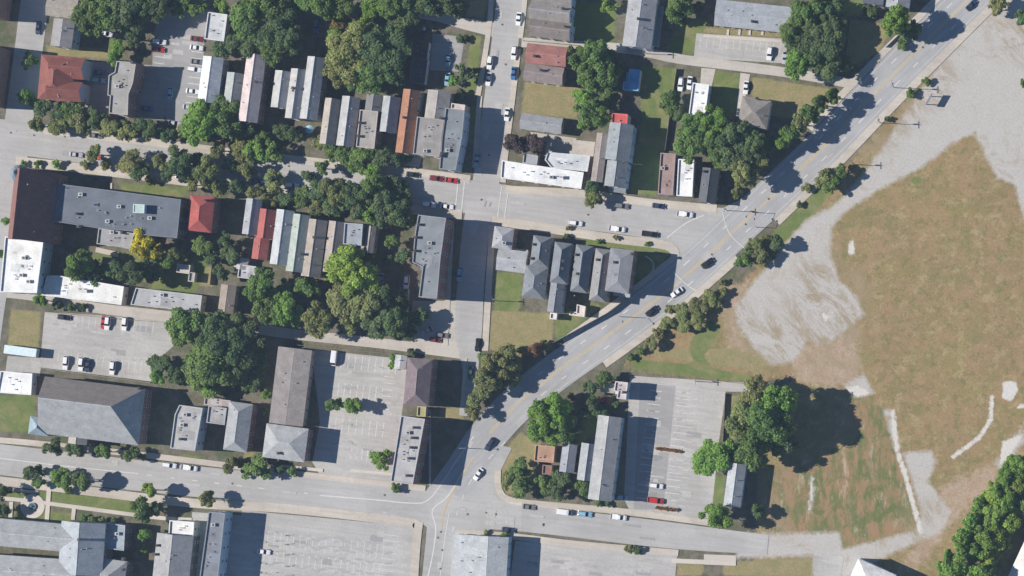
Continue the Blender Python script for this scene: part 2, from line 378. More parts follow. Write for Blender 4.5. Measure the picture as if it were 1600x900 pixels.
MASK = {
 'meadow': [[(1130, 470), (1200, 400), (1330, 250), (1470, 90), (1560, 0), (1640, -300), (2400, -300), (2400, 1400), (1200, 1400), (1180, 870), (1190, 620), (1240, 590), (1160, 590)],
            [(975, 572), (1005, 545), (1060, 500), (1140, 440), (1200, 470), (1215, 590), (1180, 600), (1000, 580)]],
 'weeds': [[(1200, 735), (1335, 690), (1330, 615), (1385, 640), (1400, 710), (1432, 820), (1320, 858), (1200, 835), (1190, 780)]],
 'green': [[(735, 54), (752, 57), (745, 142), (727, 150)], [(893, 2), (965, 6), (958, 70), (893, 60)],
           [(1000, 102), (1062, 108), (1045, 200), (1025, 306), (985, 302), (1003, 190)], [(1060, 30), (1105, 30), (1085, 85), (1040, 82)],
           [(1117, 110), (1157, 116), (1145, 185), (1110, 180)], [(776, 425), (816, 428), (812, 487), (772, 484)],
           [(866, 492), (925, 470), (940, 478), (870, 535)], [(910, 372), (1048, 388), (1046, 396), (908, 384)], [(994, 395), (1042, 400), (1030, 425), (994, 450)],
           [(185, 286), (292, 292), (292, 308), (190, 301)], [(-20, 618), (56, 618), (50, 677), (-20, 672)],
           [(-20, 763), (73, 769), (73, 785), (-20, 781)], [(80, 768), (240, 784), (236, 806), (78, 792)], [(24, 790), (70, 794), (68, 820), (22, 812)],
           [(75, 798), (112, 802), (110, 825), (72, 818)], [(1116, 742), (1134, 744), (1128, 792), (1112, 790)],
           [(1195, 378), (1262, 303), (1300, 292), (1292, 312), (1225, 380)], [(1082, 528), (1098, 508), (1112, 500), (1126, 514), (1116, 536), (1100, 556), (1112, 572), (1085, 566), (1076, 548)],
           [(1300, 0), (1352, 0), (1345, 26), (1320, 26)], [(1320, 350), (1335, 350), (1335, 356), (1312, 354)], [(1425, 277), (1440, 276), (1440, 288), (1424, 287)],
           [(985, 560), (1100, 572), (1185, 590), (1185, 600), (990, 578)], [(1140, 640), (1160, 610), (1175, 600), (1140, 690)],
           [(1470, 838), (1500, 800), (1506, 796), (1500, 812), (1462, 850)], [(168, 60), (196, 64), (190, 100), (172, 98)],
           [(330, 400), (300, 470), (240, 470), (235, 440), (110, 430), (110, 400), (240, 390)], [(700, 215), (745, 160), (742, 215), (712, 215)],
           [(560, 385), (600, 385), (590, 440), (545, 440)], [(900, 640), (960, 620), (955, 655), (900, 700)], [(282, 715), (320, 720), (320, 714), (283, 708)]],
 'tan': [[(733, 0), (760, 0), (755, 27), (728, 25)], [(820, 126), (905, 136), (902, 186), (814, 177)], [(1174, 120), (1318, 142), (1270, 190), (1205, 180), (1175, 150)],
         [(1100, 42), (1245, 52), (1245, 60), (1098, 52)], [(1310, 26), (1395, 40), (1375, 80), (1300, 120), (1300, 60)], [(768, 484), (866, 490), (862, 545), (800, 560), (764, 545)],
         [(313, 416), (336, 418), (334, 448), (311, 446)], [(72, 72), (182, 76), (178, 93), (75, 87)], [(17, 483), (64, 487), (60, 545), (12, 540)], [(812, 676), (845, 690), (835, 760), (790, 775), (780, 735), (790, 700)],
         [(686, 637), (728, 637), (724, 656), (686, 656)], [(548, 720), (580, 722), (612, 732), (548, 732)], [(1133, 616), (1160, 620), (1145, 700), (1130, 700)],
         [(990, 548), (1050, 560), (1185, 580), (1215, 560), (1180, 540), (1130, 545), (1050, 545)], [(380, 708), (400, 706), (396, 716), (380, 716)], [(497, 648), (518, 648), (517, 660), (496, 659)],
         [(895, 849), (922, 850), (922, 854), (895, 853)], [(1058, 878), (1100, 880), (1098, 900), (1058, 900)], [(1130, 878), (1270, 872), (1270, 900), (1130, 900)], [(1320, 878), (1360, 873), (1330, 900), (1317, 900)],
         [(130, 775), (158, 777), (156, 790), (130, 788)]],
 'dirt': [[(1235, 545), (1335, 520), (1345, 590), (1300, 605), (1245, 598)], [(1130, 455), (1170, 440), (1150, 500), (1165, 545), (1140, 540)], [(1470, 760), (1560, 720), (1600, 660), (1600, 690), (1560, 745), (1480, 830), (1440, 880), (1400, 900), (1440, 840)]],
 'patchy': [[(1255, 400), (1350, 430), (1365, 520), (1330, 600), (1230, 575), (1165, 560), (1135, 500), (1150, 440), (1175, 470), (1225, 500), (1240, 440)], [(1370, 150), (1470, 90), (1500, 120), (1420, 200), (1330, 280), (1300, 290)], [(1540, 30), (1620, 30), (1620, 100), (1560, 90)], [(1290, 380), (1315, 380), (1325, 470), (1300, 470)], [(1420, 800), (1470, 780), (1440, 850), (1400, 860)], [(1200, 735), (1235, 735), (1230, 840), (1195, 835)]],
 'gravel': [[(1475, 92), (1535, 30), (1600, -60), (2200, -60), (2200, 520), (1640, 440), (1600, 340), (1585, 288), (1558, 278), (1538, 240), (1523, 207), (1487, 225), (1440, 262), (1370, 298),
             (1322, 330), (1299, 355), (1298, 400), (1312, 440), (1338, 462), (1350, 492), (1318, 520), (1290, 540), (1262, 530), (1240, 566), (1205, 570), (1175, 540), (1148, 500), (1150, 478), (1178, 440), (1212, 400), (1258, 345), (1308, 318), (1350, 270), (1385, 220), (1422, 165)],
            [(1410, 708), (1455, 704), (1463, 722), (1450, 752), (1487, 800), (1470, 832), (1400, 862), (1325, 900), (1270, 905), (1272, 868), (1150, 872), (1160, 834), (1312, 832), (1316, 858), (1370, 845), (1432, 828), (1440, 800)],
            seg_poly([(1600, 678), (1582, 700), (1560, 730)], 7), [(1318, 600), (1350, 585), (1366, 616), (1335, 620)], [(1380, 640), (1390, 640), (1405, 700), (1398, 700)],
            seg_poly([(1268, 745), (1270, 770), (1264, 800)], 2.0)],
 'slab': [seg_poly([(1550, 616), (1548, 655), (1530, 684), (1487, 716)], 3.2), seg_poly([(1395, 640), (1402, 705), (1415, 745), (1440, 835)], 3.6), [(1568, 596), (1588, 596), (1590, 612), (1580, 628), (1566, 622)],
          [(1284, 488), (1302, 498), (1288, 503)], [(1326, 378), (1333, 376), (1336, 398), (1326, 399)], [(1320, 606), (1340, 602), (1364, 616), (1338, 619)], [(1588, 634), (1600, 630), (1600, 638), (1590, 638)],
          seg_poly([(1270, 745), (1267, 775), (1264, 798)], 1.6), [(1566, 690), (1600, 678), (1575, 715), (1562, 726)]],
}
def nonuni(lo, hi, far):
    a = list(np.arange(lo, hi+.5, 1.0)); b = [lo-d for d in (3, 8, 20, 50, 120, 300, 700, far)][::-1]
    return np.array(b+a+[hi+d for d in (3, 8, 20, 50, 120, 300, 700, far)])
xs = nonuni(-190, 190, 1800); ys = nonuni(-112, 112, 1800)
X, Y = np.meshgrid(xs, ys); nx, ny = len(xs), len(ys)
co = np.stack([X.ravel(), Y.ravel(), np.zeros(X.size)], 1)
i, j = np.meshgrid(np.arange(nx-1), np.arange(ny-1)); a = (j*nx+i).ravel()
quads = np.stack([a, a+1, a+nx+1, a+nx], 1)
me = bpy.data.meshes.new('ground'); me.vertices.add(len(co)); me.vertices.foreach_set('co', co.ravel())
me.loops.add(quads.size); me.loops.foreach_set('vertex_index', quads.ravel()); me.polygons.add(len(quads))
me.polygons.foreach_set('loop_start', np.arange(0, quads.size, 4)); me.polygons.foreach_set('loop_total', np.full(len(quads), 4))
me.update(calc_edges=True)
for k, polys in MASK.items():
    at = me.attributes.new(k, 'FLOAT', 'POINT'); at.data.foreach_set('value', np.clip(sdist(polys, X, Y), -8, 12).ravel().astype(np.float32))
me.materials.append(ground_mat()); ground = struct(link('ground', me))

# ---------------------------------------------------------------- parking lots, alleys, roads
lot = lambda px, mat=LOTM: poly_sheet('parking_lot', px, mat)
L1 = lot([(70, 487), (266, 500), (272, 540), (242, 566), (236, 596), (62, 574)])
L2 = lot([(487, 546), (640, 562), (628, 645), (615, 760), (500, 742), (488, 722), (500, 660)])
L3 = lot([(984, 587), (1200, 600), (1198, 612), (1134, 612), (1122, 700), (1112, 800), (1125, 812), (985, 800), (975, 780)], LOTM)
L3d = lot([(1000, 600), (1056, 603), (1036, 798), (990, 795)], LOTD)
L4 = lot([(378, 797), (649, 823), (638, 960), (360, 960)])
L5 = lot([(805, 845), (1058, 866), (1050, 960), (790, 960)])
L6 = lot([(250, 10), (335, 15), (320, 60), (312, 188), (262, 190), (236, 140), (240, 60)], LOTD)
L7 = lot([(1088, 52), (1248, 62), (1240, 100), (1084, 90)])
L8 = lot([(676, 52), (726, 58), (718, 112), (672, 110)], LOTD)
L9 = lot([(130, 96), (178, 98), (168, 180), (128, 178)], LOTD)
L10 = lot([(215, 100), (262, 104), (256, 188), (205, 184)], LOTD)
poly_sheet('forecourt', [(40, 107), (66, 104), (62, 158), (50, 152), (38, 125)], PATH)
poly_sheet('driveway', [(12, 556), (66, 560), (62, 588), (8, 584)], LOTM)
poly_sheet('driveway', [(1096, 106), (1118, 108), (1112, 135), (1094, 133)], ALLEY)
poly_sheet('driveway', [(1157, 114), (1172, 116), (1164, 155), (1155, 182), (1150, 182)], ALLEY)
poly_sheet('service_yard', [(855, 214), (930, 222), (925, 262), (915, 300), (905, 298), (912, 265), (850, 252)], ALLEY)
poly_sheet('service_yard', [(560, 232), (660, 245), (655, 262), (560, 250)], WALK)
poly_sheet('driveway', [(1270, 868), (1318, 870), (1314, 905), (1272, 905)], LOTM)
poly_sheet('concrete_apron', [(1100, 866), (1150, 868), (1150, 884), (1100, 882)], PATH)
poly_sheet('side_yard', [(300, 800), (392, 806), (400, 960), (300, 960)], LOTM)
poly_sheet('street_corner', [(645, 470), (720, 470), (720, 545), (640, 538)], ALLEY)
al = [strip('alley', [(-40, 452), (60, 463), (142, 480), (262, 494), (350, 506), (458, 522), (600, 537), (745, 556)], 8, ALLEY),
      strip('alley', [(640, 20), (680, 26), (730, 38), (790, 50)], [7, 7, 9, 12], ALLEY),
      strip('alley', [(815, 66), (900, 71), (985, 77), (1060, 92), (1150, 103), (1240, 115), (1350, 134)], 7.5, ALLEY),
      strip('alley', [(828, 212), (900, 222)], 6, ALLEY)]
AV = [(1620, -110), (1560, -48), (1500, 12), (1440, 72), (1375, 137), (1290, 226), (1215, 298), (1150, 358), (1100, 405), (1040, 457), (960, 517), (875, 577), (812, 627), (765, 677), (730, 727), (705, 770)]
S1 = [(-60, 205), (0, 212), (100, 225), (280, 248), (450, 269), (680, 300), (970, 340), (1130, 362)]
S2 = [(806, -90), (797, 0), (785, 100), (771, 200), (757, 300), (745, 350), (736, 440), (732, 520), (735, 580), (728, 650)]
S0 = [(66, -60), (55, 0), (42, 100), (25, 220), (12, 300), (-5, 420), (-20, 520), (-40, 700)]
S3 = [(-60, 711), (0, 718), (217, 743), (400, 762), (600, 784), (720, 797)]
SS = [(740, 715), (712, 765), (695, 810), (688, 850), (682, 900), (676, 980)]
S4 = [(700, 798), (760, 802), (850, 813), (1000, 831), (1100, 842), (1200, 851)]
rd = {}
rd[0] = strip('road', S0, 22, ASPH); rd[2] = strip('road', S2, [21]*8+[12, 11], ASPH); rd[1] = strip('road', S1, 26, ASPH)
rd[3] = strip('road', S3, 24, ASPH); rd[4] = strip('road', S4, [24, 24, 21, 21, 19, 15], ASPH); rd[5] = strip('road', SS, [30, 30, 26, 23, 22, 22], ASPH)
rd['j'] = poly_sheet('road', [(1035, 320), (1130, 325), (1180, 300), (1215, 330), (1110, 430), (1055, 420), (1040, 372)], ASPH)
rd['k'] = poly_sheet('road', [(700, 720), (760, 690), (800, 700), (780, 740), (782, 772), (800, 795), (760, 835), (720, 830), (690, 840), (655, 815), (660, 775)], ASPH)
rd['a'] = strip('avenue', AV, 29, AVM)
A = rd['a']
for d in (-1.3, 1.3): strip('centre_line', offs(AV[:-2], d), .55, YELP, parent=A, z=ZS[0]+.004)
dashes('lane_dashes', offs(AV[:-3], 14), WHITEP, A, 13, 28, .8, start=10)
dashes('lane_dashes', offs(AV[:-3], -14), WHITEP, A, 13, 28, .8, start=30)
for d in (24.5, -24.5): strip('edge_line', offs(AV[:-3], d), .3, WHITEP, parent=A, z=nz())
strip('edge_line', [(-60, 709), (0, 716), (100, 728), (217, 740)], .7, WHITEP, parent=rd[3], z=nz())
dashes('lane_dashes', [(230, 742), (400, 762), (500, 773)], WHITEP, rd[3], 10, 25, .7)
strip('turn_line', [(500, 774), (587, 781), (640, 786), (666, 783), (687, 760), (712, 722), (740, 682)], .9, WHITEP, parent=rd[3], z=nz())
strip('turn_line', [(725, 735), (700, 775), (676, 797), (681, 825), (677, 862), (668, 905)], 1.0, WHITEP, parent=rd[5], z=nz())
strip('centre_line', [(740, 715), (715, 755), (694, 800), (690, 830)], .9, YELP, parent=rd[5], z=nz())
strip('lane_line', [(702, 800), (694, 850), (688, 900)], .6, WHITEP, parent=rd[5], z=nz())
dashes('lane_dashes', [(790, 690), (740, 745), (715, 800), (704, 850)], WHITEP, rd[5], 12, 14, .7)
for x in (712, 722): strip('crosswalk_line', [(x+4, 283), (x-1, 333)], .8, BAYP, curve=False, parent=rd[1], z=nz())
for x in (780, 791): strip('crosswalk_line', [(x+4, 292), (x-3, 343)], .7, BAYP, curve=False, parent=rd[1], z=nz())
strip('stop_line', [(1042, 372), (1070, 350), (1100, 336)], .8, BAYP, parent=rd['j'], z=nz())
strip('crosswalk_line', [(1052, 425), (1080, 450), (1108, 462)], .7, BAYP, parent=rd['j'], z=nz())
strip('crosswalk_line', [(1128, 330), (1140, 365), (1168, 392)], .6, BAYP, parent=rd['j'], z=nz())
def stripes(parent, p0, p1, n, ln, rot, half=.45):
    mb = MB(); z = parent.data.vertices[0].co.z+.006; d = Vector((math.cos(R(rot)), math.sin(R(rot))))
    for k in range(n):
        t = k/(n-1); c = Vector((p0[0]+(p1[0]-p0[0])*t, p0[1]+(p1[1]-p0[1])*t)); q = c+d*ln
        ribbon(mb, [tuple(c), tuple(q)], half, z)
    mb.build('bay_lines', BAYP, parent)
stripes(L2, (535, 553), (620, 563), 9, 22, 97); stripes(L2, (520, 596), (598, 606), 9, 22, 97); stripes(L2, (515, 650), (600, 660), 9, 24, 97)
stripes(L2, (618, 580), (608, 640), 7, 16, 187); stripes(L2, (550, 700), (575, 703), 4, 18, 97)
stripes(L3d, (1034, 612), (1014, 780), 17, 20, 187); stripes(L3d, (1058, 612), (1038, 780), 17, 22, 7); stripes(L3, (1080, 612), (1060, 790), 17, 10, 7, .3)
stripes(L4, (420, 830), (600, 850), 19, 24, 97, .35); stripes(L4, (414, 858), (594, 880), 19, 24, 97, .35); stripes(L4, (600, 835), (590, 900), 8, 24, 7, .35)
stripes(L6, (300, 70), (288, 180), 12, 18, 7); stripes(L6, (262, 60), (250, 150), 10, 16, 187); stripes(L1, (90, 565), (220, 580), 14, 18, 277, .3); stripes(L1, (120, 493), (240, 503), 13, 18, 97, .3)
stripes(L7, (1095, 58), (1230, 68), 14, 16, 97, .3)

rp = random.Random(11); PD = surf('asphalt_patch', (.30, .29, .28)); PL = surf('asphalt_patch', (.42, .405, .38)); MH = surf('metal', (.13, .12, .11))
for key, line, hw in (('a', AV, 22), (1, S1, 20), (2, S2[:7], 15), (3, S3, 18), (4, S4[:5], 15), (5, SS[2:], 14)):
    ln = smooth(line, 5); z = ZS[0]+.004
    for q in range(9 if key != 5 else 4):
        i = rp.randrange(2, len(ln)-3); o_ = rp.uniform(-hw, hw); seg = offs(ln[i:i+2], o_); a_, b_ = Vector(seg[0]), Vector(seg[1]); L_ = (b_-a_).length
        b2 = a_+(b_-a_)*min(1, rp.uniform(6, 30)/L_); m = MB(); ribbon(m, [tuple(a_), tuple(b2)], rp.choice((1.2, 2, 3.5, 6)), z); z += .0015; m.build('asphalt_patch', rp.choice((PD, PL, PL)), rd[key])
    for q in range(5):
        i = rp.randrange(2, len(ln)-3); c = G(*offs(ln[i:i+2], rp.uniform(-hw*.6, hw*.6))[0], z+.004); m = MB(); m.prism([(c.x+.38*math.cos(t_), c.y+.38*math.sin(t_)) for t_ in np.linspace(0, 6.283, 11)[:-1]], c.z-.02, c.z); m.build('manhole_cover', MH, rd[key])
for lt, cx_, cy_, sx_, sy_, nn in ((L1, 160, 535, 80, 25, 9), (L2, 555, 640, 50, 75, 14), (L4, 510, 860, 110, 35, 16), (L3, 1090, 700, 20, 80, 7), (L5, 930, 885, 100, 12, 6), (L3d, 1022, 700, 8, 85, 12), (L6, 280, 110, 20, 60, 8)):
    for q in range(nn):
        x, y = cx_+rp.uniform(-1, 1)*sx_, cy_+rp.uniform(-1, 1)*sy_; m = MB(); a_ = rp.uniform(3, 12); ribbon(m, [(x-a_, y-a_*.13), (x+a_, y+a_*.13)], rp.uniform(1.5, 6), lt.data.vertices[0].co.z+.0015+.0004*q)
        m.build('asphalt_patch', rp.choice((PD, PL, PL) if lt != L3d else (PL, surf('asphalt_patch', (.25, .245, .24)))), lt)
ST = surf('oil_stain', (.355, .345, .33)); STD = surf('oil_stain', (.26, .25, .245))
def stains(parent, p0, p1, n, spread, sz, mt=ST):
    m = MB(); z = parent.data.vertices[0].co.z+.011; rs = random.Random(p0[0]+n)
    for q in range(n):
        u = (q+rs.uniform(-.3, .3))/n; x = p0[0]+(p1[0]-p0[0])*u+rs.uniform(-1, 1)*spread*.2; y = p0[1]+(p1[1]-p0[1])*u+rs.uniform(-1, 1)*spread; a = rs.uniform(.5, 1)*sz; b = a*rs.uniform(.15, .5)
        g = G(x, y); e = rs.uniform(-.3, .1); pts = []
        for j in range(9):
            th = j*.698; rr = rs.uniform(.6, 1); pts.append((g.x+math.cos(th)*a*rr, g.y+math.sin(th)*b*rr+math.cos(th)*a*e, z+q*1e-5))
        m.add(pts, [tuple(range(9))])
    m.build('oil_stains', mt, parent)
for yy in (832, 846, 862, 880, 895): stains(L4, (395, yy-2), (620, yy+22), 26, 4, 2.2)
for yy in (565, 604, 662, 690): stains(L2, (515, yy), (610, yy+12), 12, 5, 1.5)
stains(L3, (1068, 612), (1045, 790), 17, 3, 1.6); stains(L3d, (1022, 612), (1000, 780), 17, 3, 1.8, STD); stains(L5, (820, 875), (1030, 895), 20, 8, 2.2); stains(L1, (90, 510), (250, 525), 12, 5, 1.8); stains(L1, (90, 550), (230, 565), 12, 4, 1.5)
stains(L6, (262, 60), (255, 180), 10, 3, 1.2, STD); stains(L7, (1095, 70), (1230, 82), 10, 4, 1.5)
ZS[0] = .16
def walk(line, half=5.5, mat=WALK, curve=True): return strip('sidewalk', line, half, mat, curve, z0=0)
walk(offs(AV[:6], 35)); walk(offs(AV[:7]+[(1190, 322)], -35), 6)                      # avenue, both kerbs
walk([(1268, 262), (1215, 318), (1170, 342)][::-1] if 0 else offs([(1290, 226), (1215, 298), (1195, 318)], -35) , 5)
walk(offs([(1080, 424), (1040, 457), (960, 517), (900, 560)], 34), 4.5); walk(offs([(1130, 378), (1100, 405), (1040, 457), (960, 517), (925, 542)], -34), 5.5)
walk([(70, 203), (250, 224), (430, 246), (640, 268), (735, 280)], 6); walk([(25, 252), (120, 262), (330, 288), (560, 318), (700, 333), (722, 335)], 7.5)
walk([(790, 296), (915, 303), (1010, 316), (1120, 326)], 6); walk([(768, 344), (850, 356), (960, 373), (1042, 384), (1056, 402)], 7)
walk([(747, 150), (762, 60), (768, 0), (772, -60)], 4); walk([(742, 262), (746, 200), (750, 150)], 4); walk([(824, -60), (820, 0), (813, 60)], 4); walk([(810, 76), (800, 160), (790, 240), (786, 285)], 4.5)
walk([(706, 345), (700, 460), (696, 540)], 4); walk([(770, 352), (764, 440), (758, 548)], 5)
walk([(-30, 686), (60, 693), (250, 714), (420, 735), (610, 757), (665, 763)], 4.5); walk([(-30, 748), (120, 765), (300, 786), (450, 795), (630, 815), (652, 822)], 7)
walk([(655, 815), (650, 860), (644, 960)], 6.5); walk([(715, 838), (708, 900), (704, 960)], 4); walk([(712, 832), (800, 838), (900, 850), (1060, 864)], 5)
walk([(778, 735), (780, 765), (800, 782), (870, 790), (980, 800), (1112, 817)], 5)
walk([(-40, 775), (20, 780), (72, 786), (240, 808), (300, 812)], 3, PATH); walk([(0, 764), (60, 769)], 2.2, PATH); walk([(77, 762), (73, 818)], 3.4, PATH, False)
walk([(116, 794), (114, 812)], 3, PATH, False); walk([(18, 784), (16, 815)], 3, PATH, False)
walk([(548, 735), (612, 741)], 2.4, PATH, False); walk([(440, 728), (505, 735)], 2.4, PATH, False); walk([(1050, 876), (1150, 880)], 3.5, PATH, False)
walk([(1100, 56), (1245, 66)], 2.2, PATH, False); walk([(728, 560), (722, 636)], 2.6, WALK, False); walk([(672, 640), (672, 758)], 0.1+1.6, WALK, False)
for x in (1138, 1156, 1172, 1192): walk([(x, 46), (x-1, 55)], 1.8, PATH, False)
walk([(1008, 400), (1019, 408), (1021, 420), (1014, 430), (1003, 437)], 1.2, WALK); walk([(150, 390), (186, 398)], 4, WALK, False); walk([(300, 412), (304, 440)], 2, PATH, False); walk([(330, 300), (322, 290)], 1.6, PATH, False); walk([(174, 286), (174, 300)], 1.6, PATH, False)
mb = MB(); c = G(51, 791)
mb.prism([(c.x+4.2*math.cos(a), c.y+4.2*math.sin(a)) for a in np.linspace(0, 2*math.pi, 25)[:-1]], 0, .17); struct(mb.build('plaza', PATH))

# ---------------------------------------------------------------- buildings
def merge(wing, root, word='wing'):       # make a wing's pieces parts of the building they belong to
    M = root.matrix_basis.inverted() @ wing.matrix_basis
    for c in list(wing.children):
        m = M @ c.matrix_basis; c.parent = root; c.matrix_basis = m
        b = c.name.split('.')[0]
        if b in ('wall', 'roof', 'coping', 'ridge_cap'): c.name = word+'_'+b
    bpy.data.objects.remove(wing)
def unit_window():
    mb = MB(); mb.box(-.5, .5, -.02, .06, -.75, .75, 0); mb.box(-.42, -.03, .055, .075, -.66, .66, 1); mb.box(.03, .42, .055, .075, -.66, .66, 1)
    mb.box(-.6, .6, 0, .14, -.84, -.75, 0); return mb.data('window', [TRIM, GLASS])
WIN = unit_window()
def unit_door():
    mb = MB(); mb.box(-.55, .55, -.02, .05, 0, 2.2, 0); mb.box(-.45, .45, .045, .07, .05, 2.1, 1); return mb.data('door', [TRIM, surf('paint', (.12, .06, .04))])
DOOR = unit_door()
def chim_mesh(col):
    mb = MB(); mb.box(-.4, .4, -.4, .4, -.9, 1.15, 0); mb.box(-.48, .48, -.48, .48, 1.15, 1.3, 1); mb.box(-.2, .2, -.2, .2, 1.3, 1.5, 1)
    return mb.data('chimney', [surf('brick', col), DARKM])
CHIM = chim_mesh((.22, .10, .07)); 
mb = MB(); mb.box(-.7, .7, -.55, .55, .08, .9, 0); mb.tube((0, 0, .9), (0, 0, 1.02), .4, .4, 12, 1); mb.box(-.75, .75, -.6, .6, 0, .09, 1)
HVAC = mb.data('rooftop_unit', [surf('metal', (.5, .5, .49)), DARKM])
mb = MB(); mb.tube((0, 0, -.3), (0, 0, .45), .13, .13, 8); mb.tube((0, 0, .45), (0, 0, .6), .22, .18, 8); VENT = mb.data('vent_pipe', [STEEL])
def wins(root, q, h, z0, rng, density=4.0, cap=26):
    """windows and one door on the wall quad q (ccw, local coordinates)"""
    fl = max(1, int((h-.6)/2.9)); n = len(q); cnt = 0
    longest = max(range(n), key=lambda i: (Vector(q[(i+1) % n])-Vector(q[i])).length)
    order = sorted(range(n), key=lambda i: -((Vector(q[(i+1) % n])-Vector(q[i])).normalized().y))   # east-facing walls first
    for i in order:
        a = Vector(q[i][:2]); b = Vector(q[(i+1) % n][:2]); L = (b-a).length
        if L < 2.6: continue
        t = (b-a)/L; nrm = Vector((t.y, -t.x)); k = max(1, int(L/density)); ang = math.atan2(nrm.y, nrm.x)-math.pi/2
        for f in range(fl):
            for j in range(k):
                if cnt >= cap: return
                p = a+t*L*(j+.5)/k+nrm*.004
                if f == 0 and j == 0 and i == order[-1 if n < 4 else 2] and k > 0:
                    o = link('door', DOOR, root, (p.x, p.y, .12))
                else:
                    o = link('window', WIN, root, (p.x, p.y, z0+1.65+f*(h-z0)/fl)); cnt += 1
                o.rotation_euler = (0, 0, ang)
def roofbits(root, bits, h):              # (kind, px, py, extra height)
    for b in bits:
        k, px, py = b[:3]; dz = b[3] if len(b) > 3 else 0
        loc = P(px, py, h+dz)-root.location
        loc.rotate(Matrix.Rotation(-root.rotation_euler.z, 3, 'Z'))
        if k == 'c': o = link('chimney', CHIM, root, loc)
        elif k == 'h': o = link('rooftop_unit', HVAC, root, loc)
        elif k == 'v': o = link('vent_pipe', VENT, root, loc)
        elif k == 's':
            mb = MB(); mb.box(-.9, .9, -.6, .6, 0, .3, 0); mb.box(-.8, .8, -.5, .5, .3, .36, 1); o = mb.build('skylight', [STEEL, surf('glass', (.05, .08, .12))], root, loc)
RB = dict(brick=(.25, .085, .06), cream=(.45, .41, .33), white=(.62, .60, .57), grey=(.30, .29, .28), tan=(.36, .29, .20), blue=(.36, .50, .60), dark=(.12, .11, .11), rbrick=(.20, .055, .045))  # blue stands for white siding, with blue sky shade put into the colour
def wallmat(k): return surf('brick' if k in ('brick', 'rbrick', 'tan') else 'siding', RB[k])
def flat_building(name, label, cat, px, h, roof, wall, bits=(), group=None, win=True, par=.4):
    pts = ccw([tuple(P(x, y, h)[:2]) for x, y in px]); cx = sum(p[0] for p in pts)/len(pts); cy = sum(p[1] for p in pts)/len(pts)
    root = thing(name, label, cat, (cx, cy, 0), 0, group); q = [(p[0]-cx, p[1]-cy) for p in pts]; n = len(q); i2 = inset(q, .2)
    mb = MB(); vs = [(p[0], p[1], z) for z in (0, h+par) for p in q]+[(p[0], p[1], z) for z in (h+par, h-.05) for p in i2]
    fs = [(k*n+i, k*n+(i+1) % n, (k+1)*n+(i+1) % n, (k+1)*n+i) for k in range(3) for i in range(n)]
    mb.add(vs, fs); mb.build('wall', wallmat(wall), root)
    o1 = inset(q, -.09); i3 = inset(q, .24); m2 = MB()      # coping
    vs = [(p[0], p[1], z) for z, pp in ((h+par+.003, o1), (h+par+.10, o1), (h+par+.10, i3), (h+par+.003, i3)) for p in pp]
    m2.add(vs, [(k*n+i, k*n+(i+1) % n, ((k+1) % 4)*n+(i+1) % n, ((k+1) % 4)*n+i) for k in range(4) for i in range(n)]); m2.build('coping', surf('paint', tuple(min(.72, round(x*1.12+.02, 3)) for x in roof)), root)
    bm = bmesh.new(); f = bm.faces.new([bm.verts.new((p[0], p[1], h)) for p in inset(q, .2)]); bmesh.ops.triangulate(bm, faces=[f])
    me = bpy.data.meshes.new('roof'); bm.to_mesh(me); bm.free(); me.materials.append(surf('flat', roof)); link('roof', me, root)
    if win: wins(root, q, h, 0, None)
    roofbits(root, bits, h)
    rs = random.Random(int(px[0][0]*7+px[0][1])); X0 = [min(p[i] for p in px) for i in (0, 1)]; X1 = [max(p[i] for p in px) for i in (0, 1)]
    area = (X1[0]-X0[0])*(X1[1]-X0[1]); ctr = (sum(p[0] for p in px)/n, sum(p[1] for p in px)/n)
    if area > 500:
        for j in range(min(14, 3+int(area/700))):
            c = px[rs.randrange(n)]; c2 = px[rs.randrange(n)]; t = rs.uniform(.25, .6); u = rs.uniform(.1, .5)
            x = ctr[0]+((c[0]-ctr[0])*t+(c2[0]-ctr[0])*u)*.6; y = ctr[1]+((c[1]-ctr[1])*t+(c2[1]-ctr[1])*u)*.6
            if j % 3 < 2: roofbits(root, [('v', x, y)], h)
            if j % 2 == 0:
                a, b = rs.uniform(.5, 2.2), rs.uniform(.4, 1.6); m3 = MB(); m3.box(-a, a, -b, b, 0, .02); v = rs.choice((.8, .87, 1.12, 1.18))
                o = m3.build('roof_patch', surf('flat', tuple(round(min(.75, q_*v), 2) for q_ in roof)), root, P(x, y, h+.004+.004*j)-root.location); o.rotation_euler.z = R(-7)
    return root
def rect(cx, cy, w, d, rot=7.5):
    c, s = math.cos(R(rot)), math.sin(R(rot))
    return [(cx+c*x-s*y, cy+s*x+c*y) for x, y in ((-w/2, -d/2), (w/2, -d/2), (w/2, d/2), (-w/2, d/2))]
